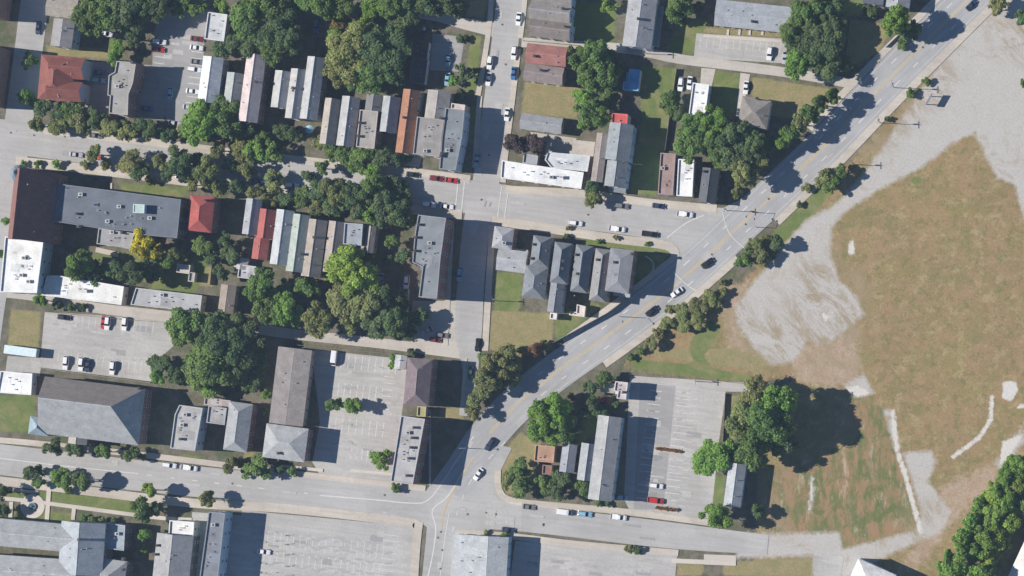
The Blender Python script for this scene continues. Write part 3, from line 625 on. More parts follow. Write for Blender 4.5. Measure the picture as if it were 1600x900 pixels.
def pitched(name, label, cat, cx, cy, w, d, h, kind, roof, wall, rise=2.0, rot=7.5, bits=(), group=None, win=True, ro=0.0, ov=.35, porch=None, roof2=None, hipl=None, lowhip=1.0):
    """kind: gy gable with its ridge north-south, gx east-west, hy / hx hipped; ro shifts the ridge sideways"""
    g = P(cx, cy, h); root = thing(name, label, cat, (g.x, g.y, 0), R(-rot), group)
    rise *= .82; roof = tuple(round(x*(.86 if max(roof) < .5 else 1), 3) for x in roof)
    k = S*(HC-h)/HC; a = w*k/2; b = d*k/2                      # half width (x), half depth (y)
    swap = kind[1] == 'x'
    if swap: a, b = b, a                                        # work with ridge along local y
    def T(v): return (v[1], -v[0], v[2]) if swap else v
    hip = kind[0] == 'h'; r = ro*a; hl = (hipl*S if hipl else min(b*.95, a)) if hip else 0
    wm = MB(); q = [(-a, -b), (a, -b), (a, b), (-a, b)]
    wm.add([T((x, y, z)) for z in (0, h) for x, y in q], [(i, (i+1) % 4, 4+(i+1) % 4, 4+i) for i in range(4)])
    if not hip:
        for y, s in ((-b, 1), (b, -1)): wm.add([T((-a, y, h)), T((a, y, h)), T((r, y, h+rise-.02))], [(0, 1, 2) if s > 0 else (2, 1, 0)])
    wm.build('wall', wallmat(wall), root)
    A_, B_ = a+ov, b+ov*.7; sl = rise/a*ov*.6; e = h-sl; th = .14; mb = MB()
    y0 = -B_+(hl*lowhip if hip else 0); y1 = B_-(hl if hip else 0)
    if hip and y1 < y0: y0 = y1 = 0
    for zo in (th, 0):
        vs = [(-A_, -B_, e+zo), (A_, -B_, e+zo), (A_, B_, e+zo), (-A_, B_, e+zo), (r, y0, h+rise+zo), (r, y1, h+rise+zo)]
        fs = [(1, 2, 5, 4), (3, 0, 4, 5)]
        if hip: fs += [(0, 1, 4), (2, 3, 5)]
        if zo == 0: fs = [f[::-1] for f in fs]
        mb.add([T(v) for v in vs], fs)
    if hip: rim = [(0, 1), (1, 2), (2, 3), (3, 0)]
    else: rim = [(0, 4), (4, 1), (1, 2), (2, 5), (5, 3), (3, 0)]
    mb.add([], [])
    for i, j in rim: mb.f.append((i, j, 6+j, 6+i)); mb.m.append(0)
    o = mb.build('roof', surf('roof', roof), root)
    if roof2: o.data.materials.append(surf('roof', roof2)); [setattr(o.data.polygons[i], 'material_index', 1) for i in range(len(o.data.polygons)) if (o.data.polygons[i].center.y > .25*a and o.data.polygons[i].normal.z > .3 and abs(o.data.polygons[i].normal.x) < .3)]
    cp = MB(); cp.add([T((r+x, y, h+rise+th+z)) for y in (y0-.0, y1) for x, z in ((-.16, -.05), (0, .05), (.16, -.05))], [(0, 1, 4, 3), (1, 2, 5, 4)])
    if y1-y0 > .6: cp.build('ridge_cap', surf('roof', tuple(min(.7, x*1.25) for x in roof)), root)
    Q = [(x, y) for x, y in [(-w*k/2, -d*k/2), (w*k/2, -d*k/2), (w*k/2, d*k/2), (-w*k/2, d*k/2)]]
    if win: wins(root, Q, h, 0, None, 3.6, 22)
    if porch:
        aw, bd = w*k/2, d*k/2; m = MB(); m2 = MB()
        if porch == 'n': bx = (-aw*.9, aw*.9, bd, bd+1.7)
        elif porch == 's': bx = (-aw*.9, aw*.9, -bd-1.7, -bd)
        elif porch == 'e': bx = (aw, aw+1.7, -bd*.8, bd*.8)
        m.box(bx[0], bx[1], bx[2], bx[3], 2.75, 2.95); m.build('porch_roof', surf('flat', tuple(x*.9 for x in roof)), root)
        m2.box(bx[0], bx[1], bx[2], bx[3], 0, .35); m2.build('porch_floor', WALK, root)
        for x, y in ((bx[0]+.15, bx[2]+.15), (bx[1]-.15, bx[2]+.15), (bx[0]+.15, bx[3]-.15), (bx[1]-.15, bx[3]-.15)):
            m3 = MB(); m3.box(x-.07, x+.07, y-.07, y+.07, .35, 2.75); m3.build('porch_post', TRIM, root)
    roofbits(root, bits, h)
    rs = random.Random(int(cx*3+cy)); aw, bd = w*k/2, d*k/2
    for j in range(1+int(w*d/1400)):      # stray vent pipes poking out of the slopes
        x, y = rs.uniform(-.75, .75), rs.uniform(-.75, .75)
        o = link('vent_pipe', VENT, root, (x*aw, y*bd, h+rise*(1-abs(y if swap else x))*(.9 if not hip else .5)+.15))
    return root
LG = (.36, .36, .35); MG = (.23, .235, .24); DG = (.115, .12, .13); BR = (.25, .21, .185); BG = (.36, .32, .27); WH = (.66, .655, .63); RED = (.30, .065, .05)
F = flat_building; H = pitched
ROWN = 'narrow row houses north of the tree lined street'; ROWS = 'narrow row houses south of the tree lined street'; ROWE = 'row houses by the avenue corner'
# --- upper left blocks
H('house', 'low house with beige roof at the top edge, just right of the left street', 'house', 97, 12, 46, 27, 4, 'gx', BG, 'cream', 1.3)
H('house', 'plain grey gabled house north of the red roofed house, dark lawn behind', 'house', 98, 52, 30, 41, 7.5, 'gy', (.30, .285, .28), 'blue', 1.5, bits=[('v', 104, 44, 1)])
MAN = H('manor_house', 'large house with patchy red roof and pale forecourt', 'house', 88, 122, 50, 68, 8, 'hy', (.25, .085, .065), 'blue', 3.4, rot=5, bits=[('c', 100, 102, 1.5), ('v', 78, 145, .5)])
W1 = H('house_wing', 'red roofed side wing projecting from the large patchy red roofed house', 'house wing', 106, 106, 50, 30, 8, 'gx', (.25, .08, .062), 'blue', 3.6, rot=5, win=False)
merge(W1, MAN); W1 = H('house_wing', 'southern red gabled wing of the large red roofed house', 'house wing', 102, 142, 50, 28, 8, 'gx', (.24, .08, .06), 'blue', 3.6, rot=5, win=False)
merge(W1, MAN)
F('apartment_block', 'flat beige roofed brick block between the red roofed house and the car park', 'building', [(183, 96), (213, 98), (208, 130), (201, 148), (200, 180), (171, 177), (173, 150), (169, 149), (171, 118), (180, 113)], 9.5, (.31, .295, .27), 'rbrick', [('h', 184, 135), ('v', 179, 162), ('v', 198, 110), ('c', 208, 98)])
F('outbuilding', 'small pale grey roofed outbuilding above the upper car park', 'outbuilding', rect(338, 42, 30, 42), 4, (.50, .51, .51), 'white', [('v', 332, 24)])
H('row_house', 'white roofed house right beside the parking bays of the upper car park', 'house', 329, 125, 29, 70, 7, 'gy', (.56, .57, .57), 'blue', 2.4, group=ROWN, bits=[('v', 318, 130, 1)])
H('row_house', 'short pale house with grey green roof between white roofed and pink striped houses', 'house', 366, 138, 25, 46, 6.5, 'gy', (.36, .38, .36), 'dark', 2.2, group=ROWN)
H('row_house', 'long house with pinkish striped metal roof', 'house', 394, 138, 27, 104, 8, 'gy', (.50, .42, .40), 'brick', 2.4, group=ROWN, bits=[('c', 400, 128, 1.6), ('v', 389, 150, 1)])
H('row_house', 'leftmost of three adjoining pale roofed houses left of the big tree', 'house', 440, 140, 24, 56, 6.5, 'gy', (.44, .44, .43), 'grey', 2.2, group=ROWN)
H('row_house', 'middle one of three adjoining pale roofed houses, dark vent on its ridge', 'house', 463, 147, 23, 76, 7, 'gy', (.43, .42, .40), 'grey', 2.3, group=ROWN, bits=[('h', 459, 142, 1), ('c', 459, 138, 1.6)])
H('row_house', 'longest and rightmost of three adjoining pale roofed houses', 'house', 488, 138, 24, 96, 7.5, 'gy', (.42, .42, .41), 'grey', 2.3, group=ROWN, bits=[('v', 494, 120, .8)])
H('row_house', 'narrow cream house with dark east slope right of a light blue parasol', 'house', 516, 190, 22, 70, 6.5, 'gy', (.38, .34, .29), 'cream', 2.4, group=ROWN)
H('row_house', 'narrow light grey house left of the flat beige roof with chimneys', 'house', 544, 190, 25, 76, 7, 'gy', (.40, .39, .38), 'dark', 2.4, group=ROWN, bits=[('v', 550, 170, 1)])
RH = F('row_house', 'flat beige roofed row house with two dark chimneys along its left edge', 'house', rect(574, 202, 28, 58, 6), 8, (.34, .31, .28), 'brick', [('c', 563, 192), ('c', 561, 213), ('v', 580, 205)], ROWN)
W1 = H('rear_wing', 'dark grey rear wing behind the flat beige roofed row house', 'house wing', 584, 161, 22, 24, 6, 'gy', (.20, .2, .2), 'dark', 1.6)
merge(W1, RH, 'rear')
H('row_house', 'narrow house with bright west slope and navy east slope, left of orange roof', 'house', 609, 179, 24, 54, 7.5, 'gy', (.35, .355, .36), 'dark', 2.6, group=ROWN)
H('row_house', 'long narrow house with orange brown roof', 'house', 637, 190, 23, 98, 7.5, 'gy', (.35, .165, .095), 'blue', 2.2, group=ROWN, bits=[('v', 636, 205, 1), ('c', 632, 184, 1.6)])
H('row_house', 'rear house with beige and grey gable behind the large square flat roof', 'house', 684, 164, 33, 42, 7, 'gy', (.34, .315, .29), 'cream', 2.2, group=ROWN)
F('row_house', 'large square grey brown flat roofed house second from the side street corner', 'house', rect(670, 214, 42, 58, 6.5), 9, (.27, .25, .235), 'cream', [('h', 665, 236), ('v', 682, 196), ('c', 690, 185), ('c', 691, 240)], ROWN)
F('corner_building', 'dark grey flat roofed corner building on the side street with shade-tinted blue flank', 'building', [(697, 169), (726, 173), (722, 215), (712, 266), (687, 264), (691, 215)], 9, (.19, .205, .215), 'blue', [('h', 700, 235), ('v', 712, 190), ('c', 690, 244)])
F('shed', 'small pinkish flat roofed annex at the back of the corner building', 'shed', rect(716, 167, 21, 8), 8, (.50, .42, .37), 'cream', win=False)
F('garage', 'dark brown roofed garage right of the big shaded tree, beside the shady yard', 'garage', rect(656, 78, 26, 27), 3.4, (.12, .075, .06), 'white')
F('garage', 'dark roofed garage with pale side walls below the dark brown garage', 'garage', rect(654, 111, 24, 38), 3.4, (.07, .08, .09), 'white', win=False)
# --- top middle and right
H('house', 'northernmost of three gabled houses facing the side street, cut by the top edge', 'house', 864, -9, 60, 25, 8, 'gx', (.30, .28, .26), 'blue', 3.2)
H('house', 'grey beige gabled house, middle of three facing the side street', 'house', 860, 19, 62, 25, 8, 'gx', (.33, .305, .285), 'blue', 3.2, bits=[('c', 880, 14, 1.5)])
H('house', 'brown roofed gabled house just north of the alley, facing the side street', 'house', 860, 46, 62, 25, 8, 'gx', (.27, .225, .20), 'blue', 3.2, bits=[('v', 872, 42, .8), ('c', 884, 42, 1.3)])
H('house', 'house with faded red roof just south of the alley', 'house', 854, 86, 61, 28, 6, 'gx', (.38, .17, .14), 'rbrick', 2.2, rot=6, bits=[('c', 836, 88, 1.3)])
H('house', 'house with brown roof joined to the south side of the faded red roof', 'house', 850, 116, 59, 25, 6, 'gx', (.29, .24, .22), 'brick', 2.2, bits=[('c', 846, 110, 1.5)])
H('garage', 'low grey roofed garage at the south end of the tan lawn', 'garage', 846, 193, 63, 22, 4.2, 'gx', (.33, .335, .34), 'grey', 1.6, bits=[('v', 850, 196, .6)])
H('apartment_house', 'large grey gabled house with teal porch roof along its east side', 'house', 1000, 34, 42, 80, 7.5, 'gy', (.33, .33, .34), 'blue', 2.6, porch='e', bits=[('c', 998, 30, 2), ('v', 1010, 46, 1)])
H('apartment_building', 'long low grey blue roofed apartment row with paths to its doors', 'apartment building', 1181, 26, 125, 38, 4.6, 'gx', (.36, .38, .40), 'brick', 1.5, rot=6, bits=[('v', 1143, 24, .8), ('v', 1150, 22, .8), ('v', 1206, 30, .8), ('c', 1176, 34, .7), ('v', 1215, 28, .8)])
F('shed', 'bright blue flat roofed shed in the shade of a big tree', 'shed', [(984, 108), (1001, 110), (997, 142), (973, 140), (975, 128), (982, 128)], 3.4, (.13, .42, .66), 'white', win=False)
W2 = F('lean_to', 'small bright red flat roof at the back of the tall grey gabled house', 'lean-to', rect(968, 188, 24, 20, 4), 7.5, (.55, .10, .085), 'white', win=False)
TG = H('house', 'tall grey gabled house with small red roof at its back', 'house', 968, 222, 35, 56, 9, 'gy', (.27, .29, .30), 'blue', 2.6, bits=[('v', 960, 215, 1)])
merge(W2, TG, 'lean_to'); W1 = H('house_front', 'front part of the tall grey gabled house, nearer the street', 'house wing', 963, 272, 30, 38, 8.5, 'gy', (.27, .285, .29), 'blue', 2.4, porch='s')
merge(W1, TG, 'front')
H('house', 'narrow brownish roofed house against the tall grey gabled house', 'house', 937, 246, 15, 74, 6.5, 'gy', (.31, .265, .235), 'brick', .8)
F('trailer_home', 'white roofed trailer home with two white cars parked at its northwest corner', 'trailer home', rect(1092, 158, 25, 54), 7, (.72, .71, .68), 'blue', [('v', 1086, 144), ('v', 1097, 144)])
H('house', 'house with brownish hipped roof beside the dry back lawn', 'house', 1179, 176, 44, 42, 6.5, 'hx', (.25, .225, .20), 'blue', 2.2, rot=10, bits=[('c', 1183, 154, 1.4)])
H('house', 'grey roofed house cut by the top edge, near the avenue', 'house', 1404, -2, 34, 28, 6.5, 'gy', (.33, .33, .35), 'blue', 2.0)
H('house', 'dark navy roofed house at the top edge behind big trees', 'house', 1366, -10, 30, 30, 6, 'gx', (.12, .13, .16), 'blue', 2.0)
F('shop_building', 'long white flat roofed shop along the street', 'shop', [(785, 251), (912, 270), (908, 295), (783, 278)], 4.6, (.72, .72, .70), 'tan', [('h', 862, 277), ('s', 884, 278), ('v', 830, 268), ('v', 800, 262)])
F('shop_annex', 'pale blue grey annex behind the long white shop', 'building', [(856, 238), (922, 244), (918, 268), (862, 262), (852, 250)], 3.6, (.50, .52, .53), 'cream', [('v', 900, 252)])
F('shed', 'small grey shed between the purple leaved trees and the white shop', 'shed', rect(829, 249, 22, 14), 3.4, (.31, .32, .34), 'cream', win=False)
F('row_house', 'brown flat roofed house with shade-tinted blue flank, left neighbour of the white roofed house', 'house', rect(1042, 272, 23, 64, 4), 6, (.29, .20, .175), 'blue', [('h', 1036, 263), ('v', 1040, 290)])
F('row_house', 'white flat roofed house between the brown roof and the charcoal roof', 'house', rect(1071, 278, 24, 57, 3), 5.5, (.74, .73, .70), 'white', [('v', 1070, 270)])
H('row_house', 'charcoal gabled house nearest the avenue corner, rough light west edge', 'house', 1108, 290, 24, 52, 6, 'gy', (.10, .105, .115), 'dark', 2.0, bits=[('c', 1100, 268, 1), ('v', 1098, 288, .5)])
# --- left middle: big institution
CH = H('chapel', 'steep roofed long brick chapel beside the left street', 'chapel', 52, 322, 66, 108, 9.5, 'gy', (.22, .105, .085), 'brick', 11.5, rot=6, ro=-.3)
mb_ = thing('corner_turret', 'small slate coned turret on the street corner of the steep roofed chapel', 'turret', P(30, 271, 11)*Vector((1, 1, 0)) if 0 else (P(30, 271, 11).x, P(30, 271, 11).y, 0))
m = MB(); m.tube((0, 0, 0), (0, 0, 11), 2.5, 2.5, 10); m.build('wall', wallmat('brick'), mb_)
m = MB(); m.tube((0, 0, 11), (0, 0, 16), 3.1, .05, 10); m.build('roof', surf('roof', (.17, .22, .26)), mb_); merge(mb_, CH, 'turret')
SB = F('school_building', 'very large dark grey flat roofed building with rooftop penthouse and vents', 'school', [(88, 287), (283, 312), (277, 372), (215, 366), (214, 362), (150, 356), (80, 345)], 9.5, (.125, .14, .165), 'dark',
  [('h', 127, 304), ('v', 122, 308), ('h', 187, 323), ('c', 121, 334), ('v', 122, 340), ('h', 169, 346), ('h', 235, 341), ('v', 235, 333), ('c', 124, 354), ('s', 150, 320), ('v', 205, 350), ('v', 250, 325)])
W1 = F('penthouse', 'pale green box on the very large dark grey roof', 'rooftop room', rect(217, 326, 17, 13, 3), 12.0, (.42, .52, .48), 'blue', win=False, par=.1)
merge(W1, SB, 'penthouse'); W1 = F('school_wing', 'lower grey wing south of the very large dark grey roof', 'school wing', [(155, 357), (210, 365), (204, 388), (152, 381)], 6.5, (.30, .295, .295), 'cream', [('h', 176, 363), ('c', 192, 364), ('v', 172, 376)])
merge(W1, SB)
F('annex', 'small blue grey shaded annex between chapel and courtyard', 'annex', rect(81, 364, 14, 32, 5), 5, (.30, .38, .46), 'white', win=False)
F('hall', 'bright white flat roofed block at the left edge below the chapel', 'building', [(9, 370), (68, 379), (58, 458), (1, 456)], 9, (.74, .735, .70), 'blue', [('h', 38, 403), ('h', 34, 430), ('v', 25, 436), ('h', 45, 440)])
F('hall_wing', 'long low white flat roofed wing running east from the bright white block', 'building', [(75, 431), (92, 431), (194, 448), (190, 476), (66, 461)], 4.6, (.70, .69, .65), 'white', [('v', 178, 464), ('s', 140, 455)])
F('workshop', 'long pale grey flat roofed workshop along the alley', 'workshop', [(213, 450), (316, 462), (313, 487), (205, 476)], 4.8, (.37, .37, .37), 'cream', [('h', 254, 461), ('v', 305, 476), ('v', 306, 482), ('v', 284, 468)])
H('garage', 'narrow beige brown garage right of the pale grey workshop', 'garage', 355, 467, 21, 41, 4.5, 'gy', (.31, .255, .215), 'cream', 1.2)
H('house', 'square house with bright red roof beside the very large dark grey roof', 'house', 314, 334, 35, 54, 7.5, 'hy', (.37, .085, .072), 'rbrick', 2.4, rot=6, bits=[('c', 322, 313, 1), ('v', 308, 330, 1)])
# --- row south of the street
H('row_house', 'grey roofed house with bright left slope, leftmost of the southern row', 'house', 394, 339, 22, 54, 7.5, 'gy', (.33, .335, .345), 'dark', 2.2, group=ROWS)
RR = H('row_house', 'narrow house with bright red roof and red roofed rear wing', 'house', 416, 350, 24, 44, 7.5, 'gy', (.36, .10, .085), 'brick', 2.2, group=ROWS)
W1 = H('rear_wing', 'short red roofed rear wing, separate from the red roofed front', 'house wing', 407, 389, 21, 31, 5.5, 'gy', (.37, .11, .095), 'brick', 1.4)
merge(W1, RR, 'rear')
H('row_house', 'narrow pale grey house immediately right of the red roof', 'house', 441, 371, 25, 84, 7.5, 'gy', (.45, .47, .47), 'grey', 2.3, group=ROWS, bits=[('v', 447, 350, 1)])
H('row_house', 'narrow pale green roofed house', 'house', 466, 380, 25, 88, 7.5, 'gy', (.36, .40, .35), 'dark', 2.3, group=ROWS, bits=[('c', 470, 397, 1.7)])
H('row_house', 'narrow tan brown house right of the pale green roof', 'house', 491, 388, 27, 88, 7.5, 'gy', (.34, .295, .25), 'cream', 2.4, group=ROWS, bits=[('c', 492, 371, 1.7)])
H('row_house', 'narrow beige house half under the bright yellow green tree', 'house', 522, 386, 24, 78, 7, 'gy', (.36, .31, .27), 'cream', 2.2, group=ROWS, bits=[('v', 518, 370, 1)])
F('row_house', 'small blue grey flat roofed house north of the yellow green tree', 'house', rect(552, 366, 28, 33, 4), 7, (.30, .32, .345), 'grey', [('v', 548, 368)], ROWS)
H('row_house', 'tiny grey house at the east end of the southern row', 'house', 578, 374, 12, 40, 5.5, 'gy', (.30, .28, .26), 'cream', 1.0, group=ROWS)
F('outbuilding', 'small pale stone outbuilding in the backyard south of the garden', 'outbuilding', rect(386, 425, 26, 20), 3.2, (.42, .42, .42), 'white', win=False)
F('patio_shelter', 'small beige flat canopy behind the blue grey flat roofed house', 'shelter', rect(559, 388, 26, 9, 2), 3, (.50, .45, .38), 'cream', win=False)
F('shed', 'pale little shed behind the hedge trees south of the golden tree', 'shed', rect(287, 420, 20, 13), 2.6, (.46, .42, .36), 'cream', win=False)
F('shed', 'tiny grey shed beside the round garden tree plot', 'shed', rect(300, 433, 9, 14), 2.4, (.36, .34, .31), 'cream', win=False)
F('shed', 'small brownish shed at the end of the courtyard patio', 'shed', rect(168, 407, 14, 9), 2.5, (.30, .19, .16), 'cream', win=False)
H('garage', 'pale gabled garage in the garden left of the short red rear wing', 'garage', 377, 412, 18, 16, 3, 'gy', (.46, .45, .44), 'white', 1)
# corner building
F('corner_building', 'tall grey flat roofed corner building casting a huge shadow over the side street', 'building', [(654, 336), (697, 341), (688, 407), (683, 466), (655, 464), (661, 417), (645, 410), (649, 366)], 12.5, (.21, .225, .235), 'rbrick',
  [('c', 655, 351), ('c', 651, 371), ('c', 649, 392), ('h', 672, 380), ('v', 682, 395), ('v', 668, 440)])
H('shed', 'small pale roofed shed at the south end of the tall corner building', 'shed', 671, 458, 20, 15, 4, 'gy', (.44, .44, .45), 'white', .8)
# --- houses by the corner
CS = H('corner_shop', 'tall light grey corner house facing both streets, red brick flank', 'house', 786, 372, 28, 32, 8.5, 'hy', (.37, .37, .38), 'rbrick', 1.6, bits=[('h', 788, 380, .8)])
W1 = H('house_wing', 'lower pale grey extension south of the light grey corner house', 'house wing', 800, 406, 44, 34, 5, 'gx', (.40, .41, .42), 'white', 1.3)
merge(W1, CS)
H('row_house', 'first hipped grey house right of the pale extension', 'house', 845, 393, 26, 46, 8, 'hy', (.19, .205, .22), 'cream', 2.4, group=ROWE, hipl=12, bits=[('c', 834, 382, .5), ('c', 831, 404, .5)])
H('row_house', 'grey pyramid roofed rear house next to the small green lawn', 'house', 836, 441, 33, 48, 7, 'hy', (.20, .215, .23), 'cream', 2.4, group=ROWE, bits=[('v', 826, 447, 1)])
H('row_house', 'second long grey row house with chimneys along its ridge', 'house', 877, 411, 25, 62, 8, 'hy', (.19, .205, .225), 'grey', 2.6, group=ROWE, hipl=12, bits=[('c', 881, 408, 1.2), ('c', 880, 420, 1.2)])
merge(H('house_wing', 'rear wing', 'wing', 869, 463, 19, 48, 6.5, 'gy', (.24, .25, .265), 'blue', 1.6, bits=[('v', 866, 460, 1)]), bpy.context.scene.objects[[o.name for o in C.objects if o.get('label', '').startswith('second long grey row')][0]], 'rear')
H('row_house', 'third long grey row house, white vents on its left slope', 'house', 909, 420, 24, 72, 8, 'hy', (.19, .205, .22), 'cream', 2.6, group=ROWE, hipl=12, bits=[('c', 900, 398, 1), ('v', 898, 446, .8), ('v', 898, 462, .8), ('c', 903, 428, 1.2)])
H('row_house', 'fourth row house with light left slope, joined to the broad east end house', 'house', 939, 430, 24, 80, 8, 'hy', (.26, .255, .25), 'cream', 2.3, group=ROWE, hipl=10, bits=[('c', 934, 406, 1), ('v', 933, 426, 1), ('v', 932, 446, 1)])
H('row_house', 'broad grey house at the east end of the row with red brick flank', 'house', 968, 423, 34, 66, 10.5, 'hy', (.25, .255, .27), 'rbrick', 1.2, group=ROWE, bits=[('c', 961, 410, .4), ('c', 988, 397, 0)])
F('patio_shelter', 'pale pink flat canopy behind the third row house near the avenue fence', 'shelter', [(902, 476), (915, 479), (913, 495), (890, 492), (891, 487), (901, 488)], 3, (.60, .52, .46), 'white', win=False)
F('shed', 'tiny white shed below the second row house by the avenue', 'shed', rect(865, 494, 10, 9), 3, (.62, .60, .57), 'white', win=False)
H('shed', 'small grey shed by the avenue fence behind the east end house', 'shed', 972, 457, 24, 10, 3.5, 'gx', (.40, .45, .46), 'white', .7)
# --- lower left
HA = H('church_hall', 'large brick hall with brown and light grey hipped roof', 'church hall', 143, 642, 156, 86, 8.5, 'hx', (.39, .395, .39), 'rbrick', 11.5, rot=7.0, hipl=34, roof2=(.25, .215, .19), ro=-.28, lowhip=.3, bits=[('s', 126, 640, 2.5), ('c', 218, 607, .5), ('v', 78, 652, 1)])
W1 = H('entrance_tower', 'blue grey pyramid roofed corner porch of the large brick hall', 'porch tower', 62, 666, 30, 26, 8, 'hy', (.28, .36, .40), 'rbrick', 3.2)
merge(W1, HA, 'tower'); W1 = H('entrance_gable', 'small gabled entrance on the street side of the large brick hall', 'entrance', 122, 684, 26, 18, 7, 'gy', (.40, .37, .32), 'rbrick', 2.0)
merge(W1, HA, 'entrance')
F('house', 'pale beige flat roofed house with shade-tinted blue flank right of the large brick hall', 'house', [(281, 633), (317, 638), (305, 704), (267, 700), (274, 648)], 8, (.37, .36, .345), 'blue', [('h', 290, 648), ('h', 285, 664), ('v', 280, 653), ('c', 283, 686)])
F('house', 'set back small grey roofed house between the beige flat roof and the gabled house', 'house', rect(339, 649, 28, 26), 7, (.31, .30, .295), 'blue', [('v', 345, 640)])
H('house', 'grey house with hipped front beside the brown roofed shed row', 'house', 372, 667, 34, 74, 7, 'hy', (.33, .34, .345), 'rbrick', 2.3, hipl=14, bits=[('v', 366, 640, 1)])
F('porch', 'small pinkish grey porch behind the grey house with hipped front', 'porch', rect(340, 629, 40, 11), 4, (.37, .33, .31), 'cream', win=False)
F('trailer_home', 'short bright white roofed trailer home at the left edge', 'trailer home', [(2, 580), (51, 584), (49, 617), (-4, 613)], 4, (.74, .73, .71), 'blue', [('v', 14, 590)])
H('warehouse', 'long plain pinkish brown roofed warehouse', 'warehouse', 454, 604, 50, 118, 5.5, 'gy', (.28, .25, .235), 'cream', .9, rot=7)
H('warehouse_office', 'light grey hipped building at the south end of the brown warehouse', 'office building', 446, 692, 64, 50, 7, 'hx', (.40, .405, .40), 'rbrick', 2.2, bits=[('c', 436, 708, .5)])
H('house', 'purplish brown hipped brick building between parking lot and shaded yard', 'building', 653, 597, 36, 72, 10, 'hy', (.195, .15, .155), 'rbrick', 2.6, rot=5, bits=[('v', 660, 575, 1)])
H('shed', 'small silvery shed beside the purplish brown building', 'shed', 626, 566, 15, 20, 3.4, 'gy', (.45, .46, .46), 'white', .6)
F('apartment_block', 'long pale flat roofed brick building with chimneys along its right edge', 'building', [(627, 650), (664, 655), (645, 757), (611, 752)], 10.5, (.37, .36, .35), 'rbrick', [('c', 648, 668), ('c', 645, 684), ('c', 643, 699), ('c', 640, 716), ('c', 637, 743), ('v', 630, 694), ('h', 638, 676)])
F('porch', 'yellowish small porch between the two tall brick buildings', 'porch', rect(659, 643, 13, 15, 4), 4, (.36, .34, .16), 'cream', win=False)
# bottom left church school
CB = H('church_building', 'large light grey and blue grey roofed church complex at the bottom left', 'church', 38, 835, 170, 40, 9, 'gx', (.43, .44, .43), 'grey', 4.0, rot=5, bits=[('v', 60, 832, 2)])
W1 = H('church_transept', 'blue grey cross wing of the bottom left church', 'church wing', 128, 857, 66, 80, 9.5, 'gy', (.37, .40, .42), 'grey', 4.6, rot=4, bits=[('c', 125, 843, 4)])
merge(W1, CB, 'transept'); W1 = H('church_building', 'long light grey ridged roof at the bottom left, southern wing', 'church', 36, 893, 172, 44, 9, 'gx', (.43, .44, .43), 'grey', 4.0, rot=4)
merge(W1, CB); W1 = F('church_annex', 'small flat roofed annex east of the blue grey cross wing', 'church annex', [(162, 817), (196, 821), (194, 860), (160, 856)], 7, (.30, .34, .37), 'dark', [('h', 184, 834)])
merge(W1, CB, 'annex'); W1 = H('church_annex', 'hipped grey annex with tall chimneys at the bottom edge', 'church annex', 168, 898, 54, 46, 7.5, 'hx', (.38, .39, .39), 'dark', 3, bits=[('c', 194, 873, 2), ('c', 193, 890, 2), ('c', 200, 880, 2)])
merge(W1, CB, 'annex')
F('shed', 'square white roofed block north of the grey gabled house', 'building', rect(284, 826, 38, 23, 4), 6.5, (.70, .69, .66), 'cream', [('v', 290, 822)])
H('house', 'grey roofed house with beige west slope below the square white roof', 'house', 270, 874, 54, 76, 8, 'gy', (.34, .335, .33), 'dark', 3.4, rot=6, bits=[('c', 247, 852, .4), ('c', 244, 866, .4), ('v', 262, 856, 1.5)])
F('office_building', 'dark grey roofed long building with shade-tinted blue east wall at the bottom', 'building', [(327, 800), (352, 802), (340, 910), (312, 908)], 8.5, (.19, .20, .225), 'blue', [('h', 334, 820), ('v', 326, 850)])
# bottom middle and right
H('shop_building', 'white and grey gabled shop at the bottom centre', 'shop', 750, 878, 82, 80, 7.5, 'gy', (.46, .48, .48), 'blue', 2.2, rot=3.5, ro=.3, bits=[('v', 738, 876, 1)])
H('house', 'long gabled house with shade-tinted blue east wall and grey roof beside the east car park', 'house', 945, 716, 34, 130, 8.5, 'gy', (.36, .36, .355), 'blue', 2.3, rot=7.0, bits=[('v', 943, 707, 1)])
H('house', 'narrower grey gabled house left of the long house with shade-tinted wall', 'house', 918, 722, 23, 56, 7, 'gy', (.33, .345, .35), 'dark', 2.2)
H('house', 'blue grey roofed small house with brown flank under the big green tree', 'house', 888, 716, 20, 42, 5.5, 'gy', (.30, .31, .34), 'rbrick', 1.4)
F('garage', 'orange brown flat roofed garage beside the corner lawn', 'garage', rect(851, 709, 30, 25, 5), 3.5, (.40, .245, .165), 'cream')
F('porch', 'small reddish brown flat roof below the orange brown garage', 'porch', rect(855, 734, 14, 14, 5), 3.3, (.25, .13, .10), 'cream', win=False)
F('house', 'tiny pinkish white flat roofed house at the north end of the east car park', 'house', [(962, 596), (981, 598), (978, 624), (964, 622), (966, 612), (960, 611)], 6.5, (.52, .46, .45), 'blue', [('c', 975, 613), ('v', 968, 602)])
H('shed', 'small grey cabin north of the tree corner, beside the tiny pinkish house', 'shed', 950, 606, 20, 12, 3.0, 'gx', (.38, .34, .29), 'cream', .6)
H('house', 'narrow pale house with shade-tinted blue east wall under the large trees by the weedy lot', 'house', 1148, 758, 24, 66, 7, 'gy', (.40, .42, .43), 'blue', 1.8)
H('house', 'white roofed house cut by the bottom edge below the gravel road', 'house', 1358, 915, 62, 62, 8, 'hy', (.70, .68, .65), 'blue', 4.6, rot=24)
H('train_shed', 'long white roofed shed running diagonally out of the lower right corner', 'shed', 1612, 872, 40, 130, 6, 'gy', (.66, .62, .58), 'blue', 2.0, rot=25)
